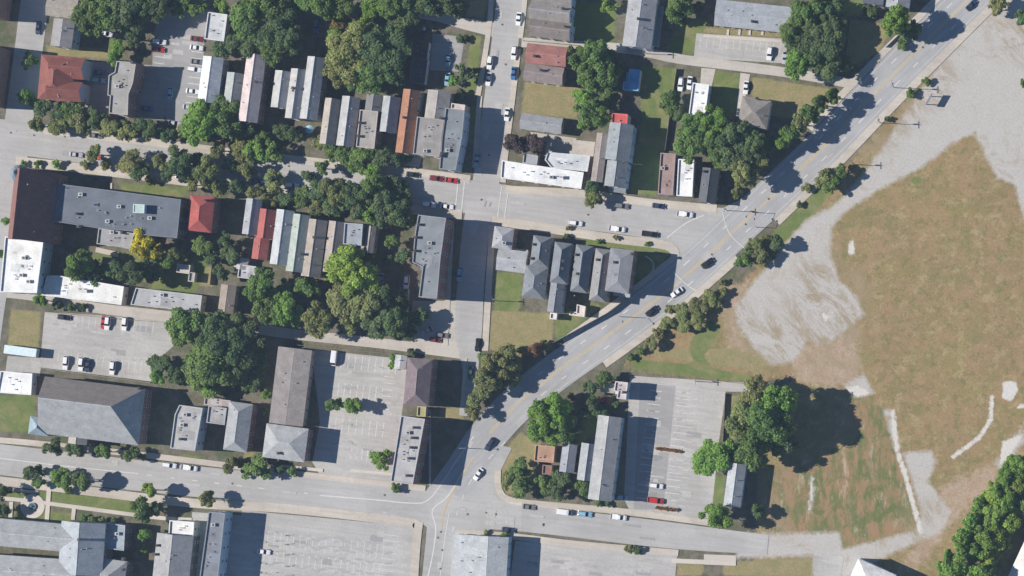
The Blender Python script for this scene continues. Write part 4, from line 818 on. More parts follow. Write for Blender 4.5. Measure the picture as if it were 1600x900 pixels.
# neighbours whose shadows reach into the left edge
F('apartment_block', 'tall block just beyond the left edge whose shadow crosses the street', 'building', rect(-55, 112, 90, 92, 7), 12, (.3, .3, .3), 'brick', win=False)
F('apartment_block', 'block beyond the upper left corner shading the street corner', 'building', rect(-45, -5, 90, 52, 7), 10, (.3, .3, .3), 'brick', win=False)

# ---------------------------------------------------------------- cars
def make_car(kind):
    L, W, hh = dict(sedan=(4.6, 1.80, 1.42), suv=(4.8, 1.9, 1.72), pickup=(5.5, 1.95, 1.8), van=(5.2, 2.0, 2.1), hatchback=(4.1, 1.75, 1.48), truck=(6.2, 2.2, 2.7))[kind]
    a = L/2; b = W/2; belt = hh*.60
    def loft(secs, mb, mi=0):             # secs: x, half width, z0, z1
        n = len(secs); vs = []
        for x, hw, z0, z1 in secs: vs += [(x, -hw*.96, z0), (x, -hw, (z0+z1)*.5), (x, -hw*.9, z1), (x, hw*.9, z1), (x, hw, (z0+z1)*.5), (x, hw*.96, z0)]
        fs = [(6*i+j, 6*(i+1)+j, 6*(i+1)+(j+1) % 6, 6*i+(j+1) % 6) for i in range(n-1) for j in range(6)]
        fs += [(5, 4, 3, 2, 1, 0), tuple(6*(n-1)+j for j in range(6))]; mb.add(vs, fs, mi)
    body = MB(); gl = MB(); rf = MB()
    if kind in ('sedan', 'hatchback', 'suv'):
        tail = belt*(.97 if kind == 'sedan' else 1.0)
        loft([(-a, b*.84, .35, tail*.86), (-a+.15, b*.94, .25, tail), (-a*.5, b, .22, belt+.02), (a*.35, b, .22, belt), (a*.8, b*.95, .24, belt*.86), (a-.08, b*.85, .28, belt*.76), (a, b*.74, .35, belt*.62)], body)
        xr0, xr1, xf0, xf1 = dict(sedan=(-a*.78, -a*.42, a*.08, a*.40), hatchback=(-a*.94, -a*.72, a*.10, a*.42), suv=(-a*.95, -a*.80, a*.12, a*.40))[kind]
        gl.add([(xr0, -b*.86, belt), (xf1, -b*.86, belt), (xf1, b*.86, belt), (xr0, b*.86, belt), (xr1, -b*.66, hh-.04), (xf0, -b*.66, hh-.04), (xf0, b*.66, hh-.04), (xr1, b*.66, hh-.04)],
               [(0, 1, 5, 4), (1, 2, 6, 5), (2, 3, 7, 6), (3, 0, 4, 7), (4, 5, 6, 7)])
        rf.add([(xr1-.02, -b*.68, hh-.05), (xf0+.02, -b*.68, hh-.05), (xf0+.02, b*.68, hh-.05), (xr1-.02, b*.68, hh-.05), (xr1+.08, -b*.58, hh+.01), (xf0-.06, -b*.58, hh+.01), (xf0-.06, b*.58, hh+.01), (xr1+.08, b*.58, hh+.01)],
               [(0, 1, 5, 4), (1, 2, 6, 5), (2, 3, 7, 6), (3, 0, 4, 7), (4, 5, 6, 7)])
    elif kind == 'pickup':
        loft([(-a*.06, b, .25, belt), (a*.45, b, .25, belt), (a*.85, b*.95, .28, belt*.90), (a, b*.84, .35, belt*.72)], body)
        loft([(-a, b*.97, .35, .72), (-a*.06, b*.97, .3, .72)], body)
        for s in (-1, 1): body.box(-a, -a*.06, s*b*.97-.06*(s > 0)-.0, s*b*.97+.06*(s < 0), .7, belt)
        body.box(-a, -a+.07, -b*.9, b*.9, .7, belt)
        gl.add([(-a*.06, -b*.88, belt), (a*.5, -b*.88, belt), (a*.5, b*.88, belt), (-a*.06, b*.88, belt), (-a*.02, -b*.7, hh-.04), (a*.25, -b*.7, hh-.04), (a*.25, b*.7, hh-.04), (-a*.02, b*.7, hh-.04)],
               [(0, 1, 5, 4), (1, 2, 6, 5), (2, 3, 7, 6), (3, 0, 4, 7), (4, 5, 6, 7)])
        rf.box(-a*.03, a*.26, -b*.71, b*.71, hh-.045, hh+.01)
    else:
        loft([(-a, b*.95, .35, hh-.05), (-a+.1, b, .3, hh), (a*.45, b, .3, hh), (a*.62, b*.96, .3, hh*.93), (a*.86, b*.93, .3, belt*.92), (a, b*.86, .35, belt*.62)], body)
        gl.add([(a*.64, -b*.8, hh*.89), (a*.64, b*.8, hh*.89), (a*.845, b*.82, belt*1.02), (a*.845, -b*.82, belt*1.02), (a*.60, -b*.8, hh*.92), (a*.60, b*.8, hh*.92), (a*.87, b*.82, belt*.98), (a*.87, -b*.82, belt*.98)],
               [(4, 7, 6, 5), (0, 4, 5, 1), (3, 2, 6, 7)])
        for v in range(8): x, y, z = gl.v[v]; gl.v[v] = (x+.05, y, z+.05)
        rf.box(-a*.8, a*.35, -b*.62, b*.62, hh+.001, hh+.05)
    root = link(dict(sedan='parked_car', suv='parked_car', hatchback='parked_car', pickup='pickup_truck', van='van', truck='box_truck')[kind], None)
    bo = body.build('body', PAINT, root); md = bo.modifiers.new('b', 'BEVEL'); md.width = .05; md.segments = 2; md.limit_method = 'ANGLE'
    gl.build('windows', CARGL, root); rf.build('roof_panel', PAINT, root)
    for x in (-a*.62, a*.62):
        for s in (-1, 1):
            m = MB(); m.tube((x, s*(b-.22), .33), (x, s*(b+.01), .33), .33, .33, 12); m.tube((x, s*(b+.005), .33), (x, s*(b+.02), .33), .2, .18, 10, 1); m.build('wheel', [TYRE, STEEL], root)
    for s in (-1, 1):
        m = MB(); m.box(a-.12, a+.004, s*b*.62-.18, s*b*.62+.18, belt*.60, belt*.74); m.build('headlight', LAMPW, root)
        m = MB(); m.box(-a-.006, -a+.08, s*b*.66-.15, s*b*.66+.15, belt*.64, belt*.84); m.build('tail_light', LAMPR, root)
        m = MB(); m.box(a*.36, a*.43, s*(b+.08)-.09, s*(b+.08)+.09, belt-.02, belt+.12); m.build('wing_mirror', PAINT, root)
    return root
PROTO = {}
COL = dict(white=(.72, .72, .72), silver=(.42, .43, .45), grey=(.16, .165, .17), black=(.012, .012, .014), navy=(.02, .035, .08), blue=(.04, .14, .32), lightblue=(.20, .40, .52), red=(.42, .02, .02), maroon=(.16, .015, .02), orange=(.55, .11, .04), tan=(.38, .32, .24), green=(.03, .09, .05))
CN = dict(lightblue='light blue', sedan='sedan', suv='SUV', pickup='pickup truck', van='van', hatchback='hatchback', truck='box truck')
CARG = 'vehicles parked and driving in town'
def car(px, py, ang, kind, col, where):   # ang: nose direction in the photo, degrees clockwise from the right
    g = G(px, py, .03)
    if kind not in PROTO: PROTO[kind] = r = make_car(kind); kids = list(r.children)
    else:
        src = PROTO[kind]; r = src.copy(); C.objects.link(r); kids = []
        for ch in src.children: c = ch.copy(); c.parent = r; C.objects.link(c); kids.append(c)
    r.location = g; r.rotation_euler = (0, 0, R(-ang))
    for c in kids: c.color = (*COL[col], 1)
    tag(r, f"{CN.get(col, col)} {CN[kind]} {where}", 'car' if kind in ('sedan', 'suv', 'hatchback') else CN[kind], CARG)
V = 97; HZ = 7.5
for a in [
 (61, 44, V, 'sedan', 'navy', 'driving on the left street near the top'), (167, 53, 12, 'suv', 'white', 'in the small yard below the dark trees'), (250, 66, 5, 'suv', 'white', 'above the red car in the upper car park'),
 (248, 78, 5, 'sedan', 'red', 'below the white car in the upper car park'), (267, 147, V, 'hatchback', 'lightblue', 'at the shadow edge of the upper car park'), (309, 61, HZ, 'sedan', 'maroon', 'in the right bays of the upper car park'),
 (308, 75, HZ, 'sedan', 'white', 'topmost white one in the right bays of the upper car park'), (309, 97, HZ, 'sedan', 'grey', 'between white cars in the right bays of the upper car park'), (305, 109, HZ, 'suv', 'white', 'second white one down the right bays of the upper car park'),
 (302, 143, HZ, 'sedan', 'white', 'third white one down the right bays of the upper car park'), (297, 168, HZ, 'sedan', 'silver', 'last in the right bays beside the big street tree'), (158, 114, 5, 'sedan', 'blue', 'in shade behind the red roofed house, upper one'),
 (155, 126, 5, 'suv', 'lightblue', 'in shade behind the red roofed house, lower one'), (232, 170, 5, 'sedan', 'blue', 'deep in shadow by the flat beige roofed block'), (120, 242, HZ, 'sedan', 'silver', 'at the kerb near the chapel corner'),
 (148, 245, HZ, 'suv', 'orange', 'half hidden by a street tree'), (496, 41, V, 'suv', 'blue', 'parked in shade between the big trees at the top'), (701, 94, V, 'sedan', 'lightblue', 'in the shady yard beside the dark garages'),
 (700, 124, V, 'sedan', 'lightblue', 'under the small bright bush south of the shady yard'), (664, 48, V, 'sedan', 'navy', 'in deep shade above the dark brown garage'), (722, 155, V, 'sedan', 'blue', 'in shade behind the corner building annex'),
 (766, 98, V, 'suv', 'white', 'upper one on the west kerb of the side street'), (764, 124, V, 'sedan', 'white', 'lower one on the west kerb of the side street'), (793, 179, V, 'sedan', 'white', 'on the east kerb of the side street by the tan lawn'),
 (803, 115, V, 'sedan', 'blue', 'on the east kerb near the brown roofed house'), (804, 83, V, 'suv', 'white', 'on the east kerb near the faded red roof'), (811, 30, V, 'sedan', 'white', 'on the east kerb near the top gabled houses'),
 (746, 250, V, 'sedan', 'lightblue', 'in the shadow at the corner building'), (646, 273, HZ, 'sedan', 'black', 'at the north kerb left of the two red cars'), (683, 279, HZ, 'suv', 'maroon', 'left of two red cars at the north kerb'), (706, 282, HZ, 'sedan', 'red', 'right of two red cars at the north kerb'),
 (671, 320, HZ, 'suv', 'white', 'at the south kerb just left of another white car'), (699, 323, HZ, 'sedan', 'white', 'at the south kerb near the crosswalk lines'), (457, 290, HZ, 'suv', 'white', 'between street trees on the south kerb'), (592, 285, HZ, 'sedan', 'tan', 'mostly under the dark street trees'),
 (404, 284, HZ, 'sedan', 'blue', 'under the trees west of the white SUV on the tree lined street'), (285, 276, HZ, 'sedan', 'white', 'hidden among trees at the lawn of the large dark roof'), (192, 212, HZ, 'sedan', 'silver', 'between trees on the north kerb of the tree lined street'), (150, 212, HZ, 'sedan', 'grey', 'on the north kerb under an olive tree'),
 (274, 193, HZ, 'sedan', 'silver', 'at the south entrance of the upper car park'), (719, 429, V, 'suv', 'lightblue', 'in the huge shadow on the side street'), (596, 437, V, 'sedan', 'lightblue', 'in shade right of the yellow green tree'), (636, 441, V, 'suv', 'white', 'in shade by the tall corner building'),
 (747, 539, V, 'sedan', 'black', 'driving at the alley junction'), (736, 583, V, 'sedan', 'green', 'beside the olive trees on the narrow street'), (692, 524, HZ, 'hatchback', 'grey', 'at the mouth of the alley'), (668, 517, 150, 'sedan', 'silver', 'parked askew in the shade near the alley'), (681, 531, HZ, 'hatchback', 'maroon', 'small, at the alley edge'),
 (523, 560, V, 'van', 'white', 'in the parking lot behind the warehouse'), (900, 349, HZ, 'suv', 'white', 'leftmost at the south kerb by the row houses'), (965, 358, HZ, 'pickup', 'white', 'middle at the south kerb by the row houses'), (1016, 366, HZ, 'pickup', 'black', 'rightmost at the south kerb by the row houses'),
 (972, 322, HZ, 'suv', 'grey', 'at the north kerb in tree shade'), (1071, 335, HZ, 'pickup', 'white', 'on the street just before the avenue junction'), (1030, 322, HZ, 'sedan', 'navy', 'at the north kerb left of the junction'), (1064, 132, V, 'suv', 'white', 'left of two beside the trailer home'), (1078, 130, V, 'sedan', 'white', 'right of two beside the trailer home'),
 (1166, 137, V, 'sedan', 'white', 'in the driveway of the hipped roof house'), (1203, 84, V, 'suv', 'white', 'in the apartment parking near the big trees'), (1227, 90, V, 'sedan', 'silver', 'at the right end of the apartment parking'),
 (1106, 411, -34, 'suv', 'black', 'driving on the avenue at the junction'), (1058, 457, 146, 'sedan', 'white', 'driving on the avenue'), (1019, 486, -36, 'suv', 'black', 'driving on the avenue past the fence'), (1518, 8, -45, 'sedan', 'navy', 'driving on the avenue at the top edge'),
 (766, 694, 125, 'suv', 'navy', 'driving on the avenue near the corner lawn'), (748, 741, 125, 'sedan', 'white', 'driving at the lower avenue bend'), (413, 862, HZ, 'sedan', 'white', 'alone in the large bottom parking lot'),
 (163, 504, V, 'sedan', 'red', 'in the left parking lot top row'), (168, 505, V, 'suv', 'white', 'beside the red car in the left parking lot') if 0 else (169, 505, V, 'suv', 'white', 'just right of the red car in the left parking lot'), (196, 506, V, 'suv', 'white', 'right end of the top row in the left parking lot'),
 (104, 567, V, 'suv', 'white', 'leftmost in the bottom row of the left parking lot'), (128, 569, V, 'suv', 'white', 'second from left in the bottom row of the left parking lot'), (138, 571, V, 'sedan', 'navy', 'in the bottom row of the left parking lot'), (177, 575, V, 'suv', 'white', 'rightmost in the bottom row of the left parking lot'),
 (101, 496, HZ, 'sedan', 'black', 'at the shaded top left corner of the left parking lot'), (266, 727, HZ, 'suv', 'white', 'left of two by the lower street kerb'), (297, 731, HZ, 'pickup', 'white', 'right of two by the lower street kerb'),
 (827, 792, HZ, 'sedan', 'grey', 'leftmost of the row on the lower east street'), (883, 800, HZ, 'van', 'white', 'second of the row on the lower east street'), (915, 803, HZ, 'suv', 'lightblue', 'third of the row on the lower east street'), (967, 808, HZ, 'pickup', 'white', 'fourth of the row on the lower east street'),
 (1026, 759, HZ, 'suv', 'white', 'in the east parking lot'), (1025, 782, HZ, 'pickup', 'red', 'in the east parking lot'), (795, 828, HZ, 'sedan', 'navy', 'at the south kerb behind the white and grey shop'), (973, 777, HZ, 'hatchback', 'lightblue', 'in shade at the corner of the long house'),
 (944, 626, HZ, 'hatchback', 'red', 'in the shade of the trees near the tiny pinkish house'), (937, 641, HZ, 'sedan', 'lightblue', 'in deep shade north of the long house with shade-tinted wall')]: car(*a)

# semi trailer
t = thing('box_trailer', 'long pale blue box trailer parked below the square dry lawn', 'trailer', G(38, 549, .03), R(-HZ))
m = MB(); m.box(-5.6, 5.6, -1.5, 1.5, 1.0, 3.6); b_ = m.build('body', surf('metal', (.50, .60, .62)), t); md = b_.modifiers.new('b', 'BEVEL'); md.width = .08
for x in (-4.3, -3.2, 3.9):
    for s in (-1, 1): m = MB(); m.tube((x, s*1.0, .5), (x, s*1.35, .5), .5, .5, 12); m.build('wheel', TYRE, t)
m = MB(); m.box(-5.5, 5.5, -.5, .5, .7, .999); m.build('chassis', DARKM, t)

# fences, walls
def fence(line, h, col, label, name='fence', cat='fence'):
    pts = [G(*p) for p in line]; g = pts[0]; root = thing(name, label, cat, (g.x, g.y, 0)); m = MB()
    for i, (a, b) in enumerate(zip(pts, pts[1:])):
        a = a-g; b = b-g; d = (b-a).normalized(); n = Vector((-d.y, d.x, 0))*.05
        m.add([a-n, b-n, b+n, a+n]+[v+Vector((0, 0, h)) for v in (a-n, b-n, b+n, a+n)], [(3, 2, 1, 0), (4, 5, 6, 7), (0, 1, 5, 4), (1, 2, 6, 5), (2, 3, 7, 6), (3, 0, 4, 7)])
        k = max(1, int((b-a).length/5)); 
        for j in range(k+1):
            p = a+(b-a)*j/k; q = MB(); q.box(-.08, .08, -.08, .08, 0, h+.12); q.build('post', surf('wood', tuple(x*.8 for x in col)), root, p)
    m.build('panel', surf('wood', col), root)
FW = (.26, .23, .20)
fence([(866, 536), (915, 509), (955, 487), (985, 463)], 2.6, (.20, .22, .24), 'long dark fence between the row houses and the avenue')
fence([(1330, 24), (1322, 100)], 1.8, FW, 'low fence splitting the back lawns near the avenue trees'); fence([(1058, 108), (1046, 190), (1040, 235)], 1.9, FW, 'wooden fence along the long green lawn')
fence([(640, 452), (637, 505)], 2.2, (.45, .45, .43), 'pale wall in deep shade west of the tall corner building'); fence([(985, 585), (1090, 592), (1185, 602)], 1.3, FW, 'low fence between the grassy triangle and the east car park')
fence([(1134, 615), (1130, 690)], 1.6, FW, 'short fence on the right side of the east car park'); fence([(68, 487), (190, 499), (262, 504)], 1.4, FW, 'low fence on the north side of the left parking lot')
fence([(455, 538), (600, 552), (640, 556)], 1.3, FW, 'low fence between the alley and the warehouse parking lot'); fence([(1385, 74), (1425, 36)], 1.5, FW, 'short fence by the avenue under the round tree')
fence([(818, 64), (900, 71)], 1.3, FW, 'fence on the north side of the alley behind the gabled houses'); fence([(335, 395), (330, 445)], 1.7, FW, 'wooden garden fence right of the round garden tree')
fence([(62, 575), (236, 598)], 1.2, (.35, .37, .36), 'low pale wall between the left parking lot and the large brick hall', 'wall', 'wall')

# poles and lamps
def pole(px, py, h, label, lamp=None, wires=False):
    t = thing('street_lamp' if lamp else 'utility_pole', label, 'street lamp' if lamp else 'utility pole', G(px, py)); m = MB()
    h *= .9; m.tube((0, 0, 0), (0, 0, h), .13, .08, 8); m.build('pole', STEEL if lamp else WOODP, t)
    if lamp:
        dx, dy = lamp; m = MB(); m.tube((0, 0, h-.1), (dx*2.2, dy*2.2, h+.3), .06, .05, 6); m.build('arm', STEEL, t)
        m = MB(); m.box(-.18, .18, -.35, .35, -.1, .1); o = m.build('lamp_head', DARKM, t, (dx*2.4, dy*2.4, h+.3))
    else:
        m = MB(); m.box(-.06, .06, -1.2, 1.2, h-.9, h-.7); m.build('crossarm', WOODP, t)
        m = MB(); m.tube((.3, .1, h-2.4), (.3, .1, h-1.4), .25, .25, 10); m.build('transformer', STEEL, t)
for a in [(1397, 137, 14, 'utility pole at the north end of the scrubby strip beside the avenue', None), (1375, 192, 12.5, 'utility pole right of the avenue, second from the top', None), (1334, 257, 9, 'pole beside the bushes right of the avenue', None),
          (1136, 329, 9.5, 'utility pole at the avenue junction corner', None), (1090, 596, 7, 'pole at the north edge of the east car park', None), (742, 858, 8, 'lamp in front of the white and grey shop', (1, 0)), (724, 700, 8, 'lamp at the avenue kerb by the long brick building', (1, 0)),
          (972, 495, 8, 'lamp on the avenue beside the dark fence', (.6, -.8)), (1176, 332, 7, 'signal mast standing at the avenue junction', (-.6, -.8)), (1182, 355, 6, 'small signal post at the avenue junction', (0, 1)), (776, 470, 9, 'utility pole beside the small green lawn', None),
          (150, 749, 7, 'lamp among the trees on the lower street', (0, 1)), (560, 330, 9, 'utility pole under the dark street trees', None), (400, 516, 10, 'utility pole on the middle alley', None), (640, 30, 10, 'utility pole on the top alley', None), (1010, 84, 9, 'utility pole on the alley beside the shed shade', None)]: pole(*a)
# billboard
t = thing('billboard', 'billboard standing on the scrubby strip beside the avenue', 'billboard', G(1452, 157), R(60)); m = MB(); m.box(-2.2, 2.2, -.2, .2, 3, 4.8); m.build('panel', surf('paint', (.25, .27, .28)), t)
for x in (-1.6, 1.6): m = MB(); m.box(x-.12, x+.12, -.12, .12, 0, 3); m.build('post', STEEL, t)
# parasol
t = thing('garden_parasol', 'round light blue parasol below the pale roofed houses', 'parasol', G(486, 203)); m = MB(); m.tube((0, 0, 2.0), (0, 0, 2.7), 1.5, .05, 8); m.build('canopy', surf('fabric', (.30, .55, .65)), t); m = MB(); m.tube((0, 0, 0), (0, 0, 2.2), .04, .04, 6); m.build('pole', STEEL, t)
# plaza fountain
t = thing('fountain', 'small round fountain basin on the pale circular plaza', 'fountain', G(51, 791, .17)); m = MB(); m.tube((0, 0, 0), (0, 0, .55), 1.3, 1.3, 16); m.build('basin', surf('flat', (.3, .3, .3)), t)
m = MB(); m.tube((0, 0, .551), (0, 0, .56), 1.1, 1.1, 16); m.build('water', surf('glass', (.06, .12, .17)), t); m = MB(); m.tube((0, 0, .5), (0, 0, 1.4), .25, .15, 8); m.build('pedestal', surf('flat', (.3, .3, .3)), t)
# planting islands with brown shrubs
def island(x, y, L, label):
    g = G(x, y, .02); t = thing('planting_island', label, 'planting island', g, R(-HZ)); m = MB(); m.box(-L/2, L/2, -.9, .9, 0, .16); m.build('kerb', WALK, t)
    m = MB(); m.box(-L/2+.2, L/2-.2, -.7, .7, .1, .2); m.build('soil', surf('soil', (.36, .22, .13)), t)
    rs = random.Random(x)
    for k in range(9):
        m = MB(); 
        for q in range(40):
            c = Vector((rs.gauss(0, .3), rs.gauss(0, .25), rs.uniform(.1, .8))); u = Vector((rs.gauss(0, 1), rs.gauss(0, 1), rs.gauss(0, 1))).normalized()*.16; v = u.orthogonal().normalized()*.16
            m.add([c-u-v, c+u-v, c+u+v, c-u+v], [(0, 1, 2, 3)])
        m.build('dry_shrub', surf('dry_leaves', (.20, .11, .055)), t, (-L/2+.6+(L-1.2)*k/8, 0, .15))
island(1045, 703, 9, 'narrow brown planting island higher up in the east car park'); island(1042, 795, 8, 'narrow brown planting island below the red pickup in the east car park')
# debris slab
def benchlike(): pass
# ---------------------------------------------------------------- trees
def crown(name, rad, hgt, nclump, nleaf, leaf, seed, core=True):
    """many leaf-sized faces gathered in clumps over an uneven ellipsoid; the base of the crown at z 0"""
    r = np.random.RandomState(seed); V_ = []; Q = []; sh = []; hu = []
    ph = r.rand(4)*6.28
    cl = []
    k = 0
    while len(cl) < nclump:
        u = r.rand()*2*math.pi; ct = r.uniform(-.55, 1); st = math.sqrt(1-ct*ct); rr = r.uniform(.45, .92)
        lob = 1+.14*math.sin(2*u+ph[0])+.10*math.sin(3*u+ph[1])+.06*math.sin(5*u+ph[2])
        c = np.array([st*math.cos(u)*rr*lob, st*math.sin(u)*rr*lob, ct*rr])
        cl.append((c, r.uniform(.24, .40)*(8/nclump)**.12, r.rand()))
    cl.append((np.array([0, 0, .1]), .5, .3))
    tot = sum(c[1]**2 for c in cl)
    for c, cr, cs in cl:
        n = int(nleaf*cr*cr/tot); d = r.normal(size=(n, 3)); d /= np.linalg.norm(d, axis=1)[:, None]
        d[:, 2] = np.where(d[:, 2] < -.35, -d[:, 2], d[:, 2])
        rr = cr*(1-.35*r.rand(n)**2)*(1+.15*r.normal(size=n))
        p = (c+d*rr[:, None])*np.array([rad, rad, hgt/2])+np.array([0, 0, hgt*.52])
        nrm = d*.8+r.normal(size=(n, 3))*.5+np.array([0, 0, .55]); nrm /= np.linalg.norm(nrm, axis=1)[:, None]
        a = np.cross(nrm, r.normal(size=(n, 3))); a /= np.linalg.norm(a, axis=1)[:, None]; b = np.cross(nrm, a)
        s = (leaf*(.6+.8*r.rand(n)))[:, None]; a = a*s; b = b*s*.75
        V_.append(np.stack([p-a, p-b*.9+a*.1, p+a, p+b], 1).reshape(-1, 3)); v = np.clip(cs*.55+r.rand(n)*.45, 0, 1)
        sh.append(v); hu.append(np.clip(cs*.3+r.rand(n)*.7, 0, 1))
    V_ = np.concatenate(V_); n = len(V_)//4; sh = np.concatenate(sh); hu = np.concatenate(hu)
    me = bpy.data.meshes.new(name); me.vertices.add(len(V_)); me.vertices.foreach_set('co', V_.ravel())
    me.loops.add(n*4); me.loops.foreach_set('vertex_index', np.arange(n*4)); me.polygons.add(n)
    me.polygons.foreach_set('loop_start', np.arange(0, n*4, 4)); me.polygons.foreach_set('loop_total', np.full(n, 4)); me.update(calc_edges=True)
    for nm, a in (('shade_var', sh), ('hue_var', hu)):
        at = me.attributes.new(nm, 'FLOAT', 'FACE'); at.data.foreach_set('value', a.astype(np.float32))
    me.materials.append(LEAF); return me
def trunk(name, rad, h, seed):
    r = random.Random(seed); m = MB(); top = h*.62; w0 = .05*rad+.12
    m.tube((0, 0, -.1), (0, 0, top), w0, w0*.6, 8)
    for i in range(6):
        a = i*1.05+r.random(); z = top*(.5+.08*i); L = rad*.62
        b = Vector((math.cos(a)*L, math.sin(a)*L, z+L*.75)); mid = Vector((math.cos(a)*L*.5, math.sin(a)*L*.5, z+L*.5))
        m.tube((0, 0, z), mid, w0*.45, w0*.3, 6); m.tube(mid, b, w0*.3, w0*.1, 6)
        m.tube(mid, mid+Vector((math.cos(a+.9)*L*.4, math.sin(a+.9)*L*.4, L*.45)), w0*.22, w0*.07, 5)
    return m.data(name, BARK)
SIZES = {'s': (1.6, 2.2, 9, 900, .22), 'm': (3.2, 4.8, 18, 3400, .30), 'l': (6.0, 8.0, 34, 9500, .38), 'x': (8.5, 10.5, 52, 16000, .44)}
TH = {'s': .9, 'm': 5.2, 'l': 10.5, 'x': 14.0}   # full heights of the models except shrubs
TP = {}
for k, (rad, hg, nc, nl, lf) in SIZES.items():
    TP[k] = []
    for v in range(4):
        H_ = hg+(0.1 if k == 's' else rad*.55)
        fq = (1, .62, .85, .7)[v]
        TP[k].append((crown('crown', rad*(1, 1.04, 1, 1.03)[v], hg, max(6, int(nc*(1, .55, .8, .7)[v])), int(nl*fq), lf, hash((k, v)) % 1000 if 0 else ord(k)*7+v*13), trunk('trunk', rad, hg*(.8 if k == 's' else 1.1), v), rad, hg, H_-hg))
TC = dict(D=((.072, .122, .055), 'dark green'), M=((.102, .172, .050), 'mid green'), L=((.21, .30, .055), 'bright yellow-green'), O=((.168, .185, .072), 'olive green'), Y=((.55, .46, .05), 'golden yellow'),
          P=((.06, .035, .05), 'dark purple-leaved'), B=((.17, .12, .045), 'orange-brown'), R=((.20, .095, .055), 'rusty red'), G=((.135, .245, .050), 'fresh green'))
LBL = {}
def tree(px, py, r, c, where, h=None, grp=None):
    rm = r*S; k = 's' if rm < 2.3 else 'm' if rm < 4.4 else 'l' if rm < 7.2 else 'x'
    cm, tm, rad, hg, cb = TP[k][(int(px*7+py*3)) % 4]; s = rm/rad
    if h is None: h = {'s': 2.6, 'm': 7, 'l': 12, 'x': 15}[k]*(.9+.2*((px*13) % 10)/10)
    zs = h/(hg+cb); ch = cb*zs+hg*zs*.55
    if k == 's': zs = s*1.1; ch = hg*zs*.5
    p = P(px, py, ch); rs = random.Random(px*31+py)
    size = {'s': 'low', 'm': 'small', 'l': 'broad', 'x': 'very large'}[k]
    kind = 'shrub' if k == 's' else 'tree'
    lab = f"{size} {TC[c][1]} {kind} {where}"; LBL.setdefault(lab, []).append((px, py))
    root = thing('leafy_'+kind, lab, kind, (p.x, p.y, 0), rs.random()*6.28, grp)
    o = link('crown', cm, root, (0, 0, cb*zs)); o.scale = (s*rs.uniform(.94, 1.08), s*rs.uniform(.94, 1.08), zs)
    f = rs.uniform(.88, 1.14); o.color = (*[1.36*v*f*rs.uniform(.94, 1.06) for v in TC[c][0]], 1)
    o = link('trunk', tm, root); o.scale = (s, s, zs)
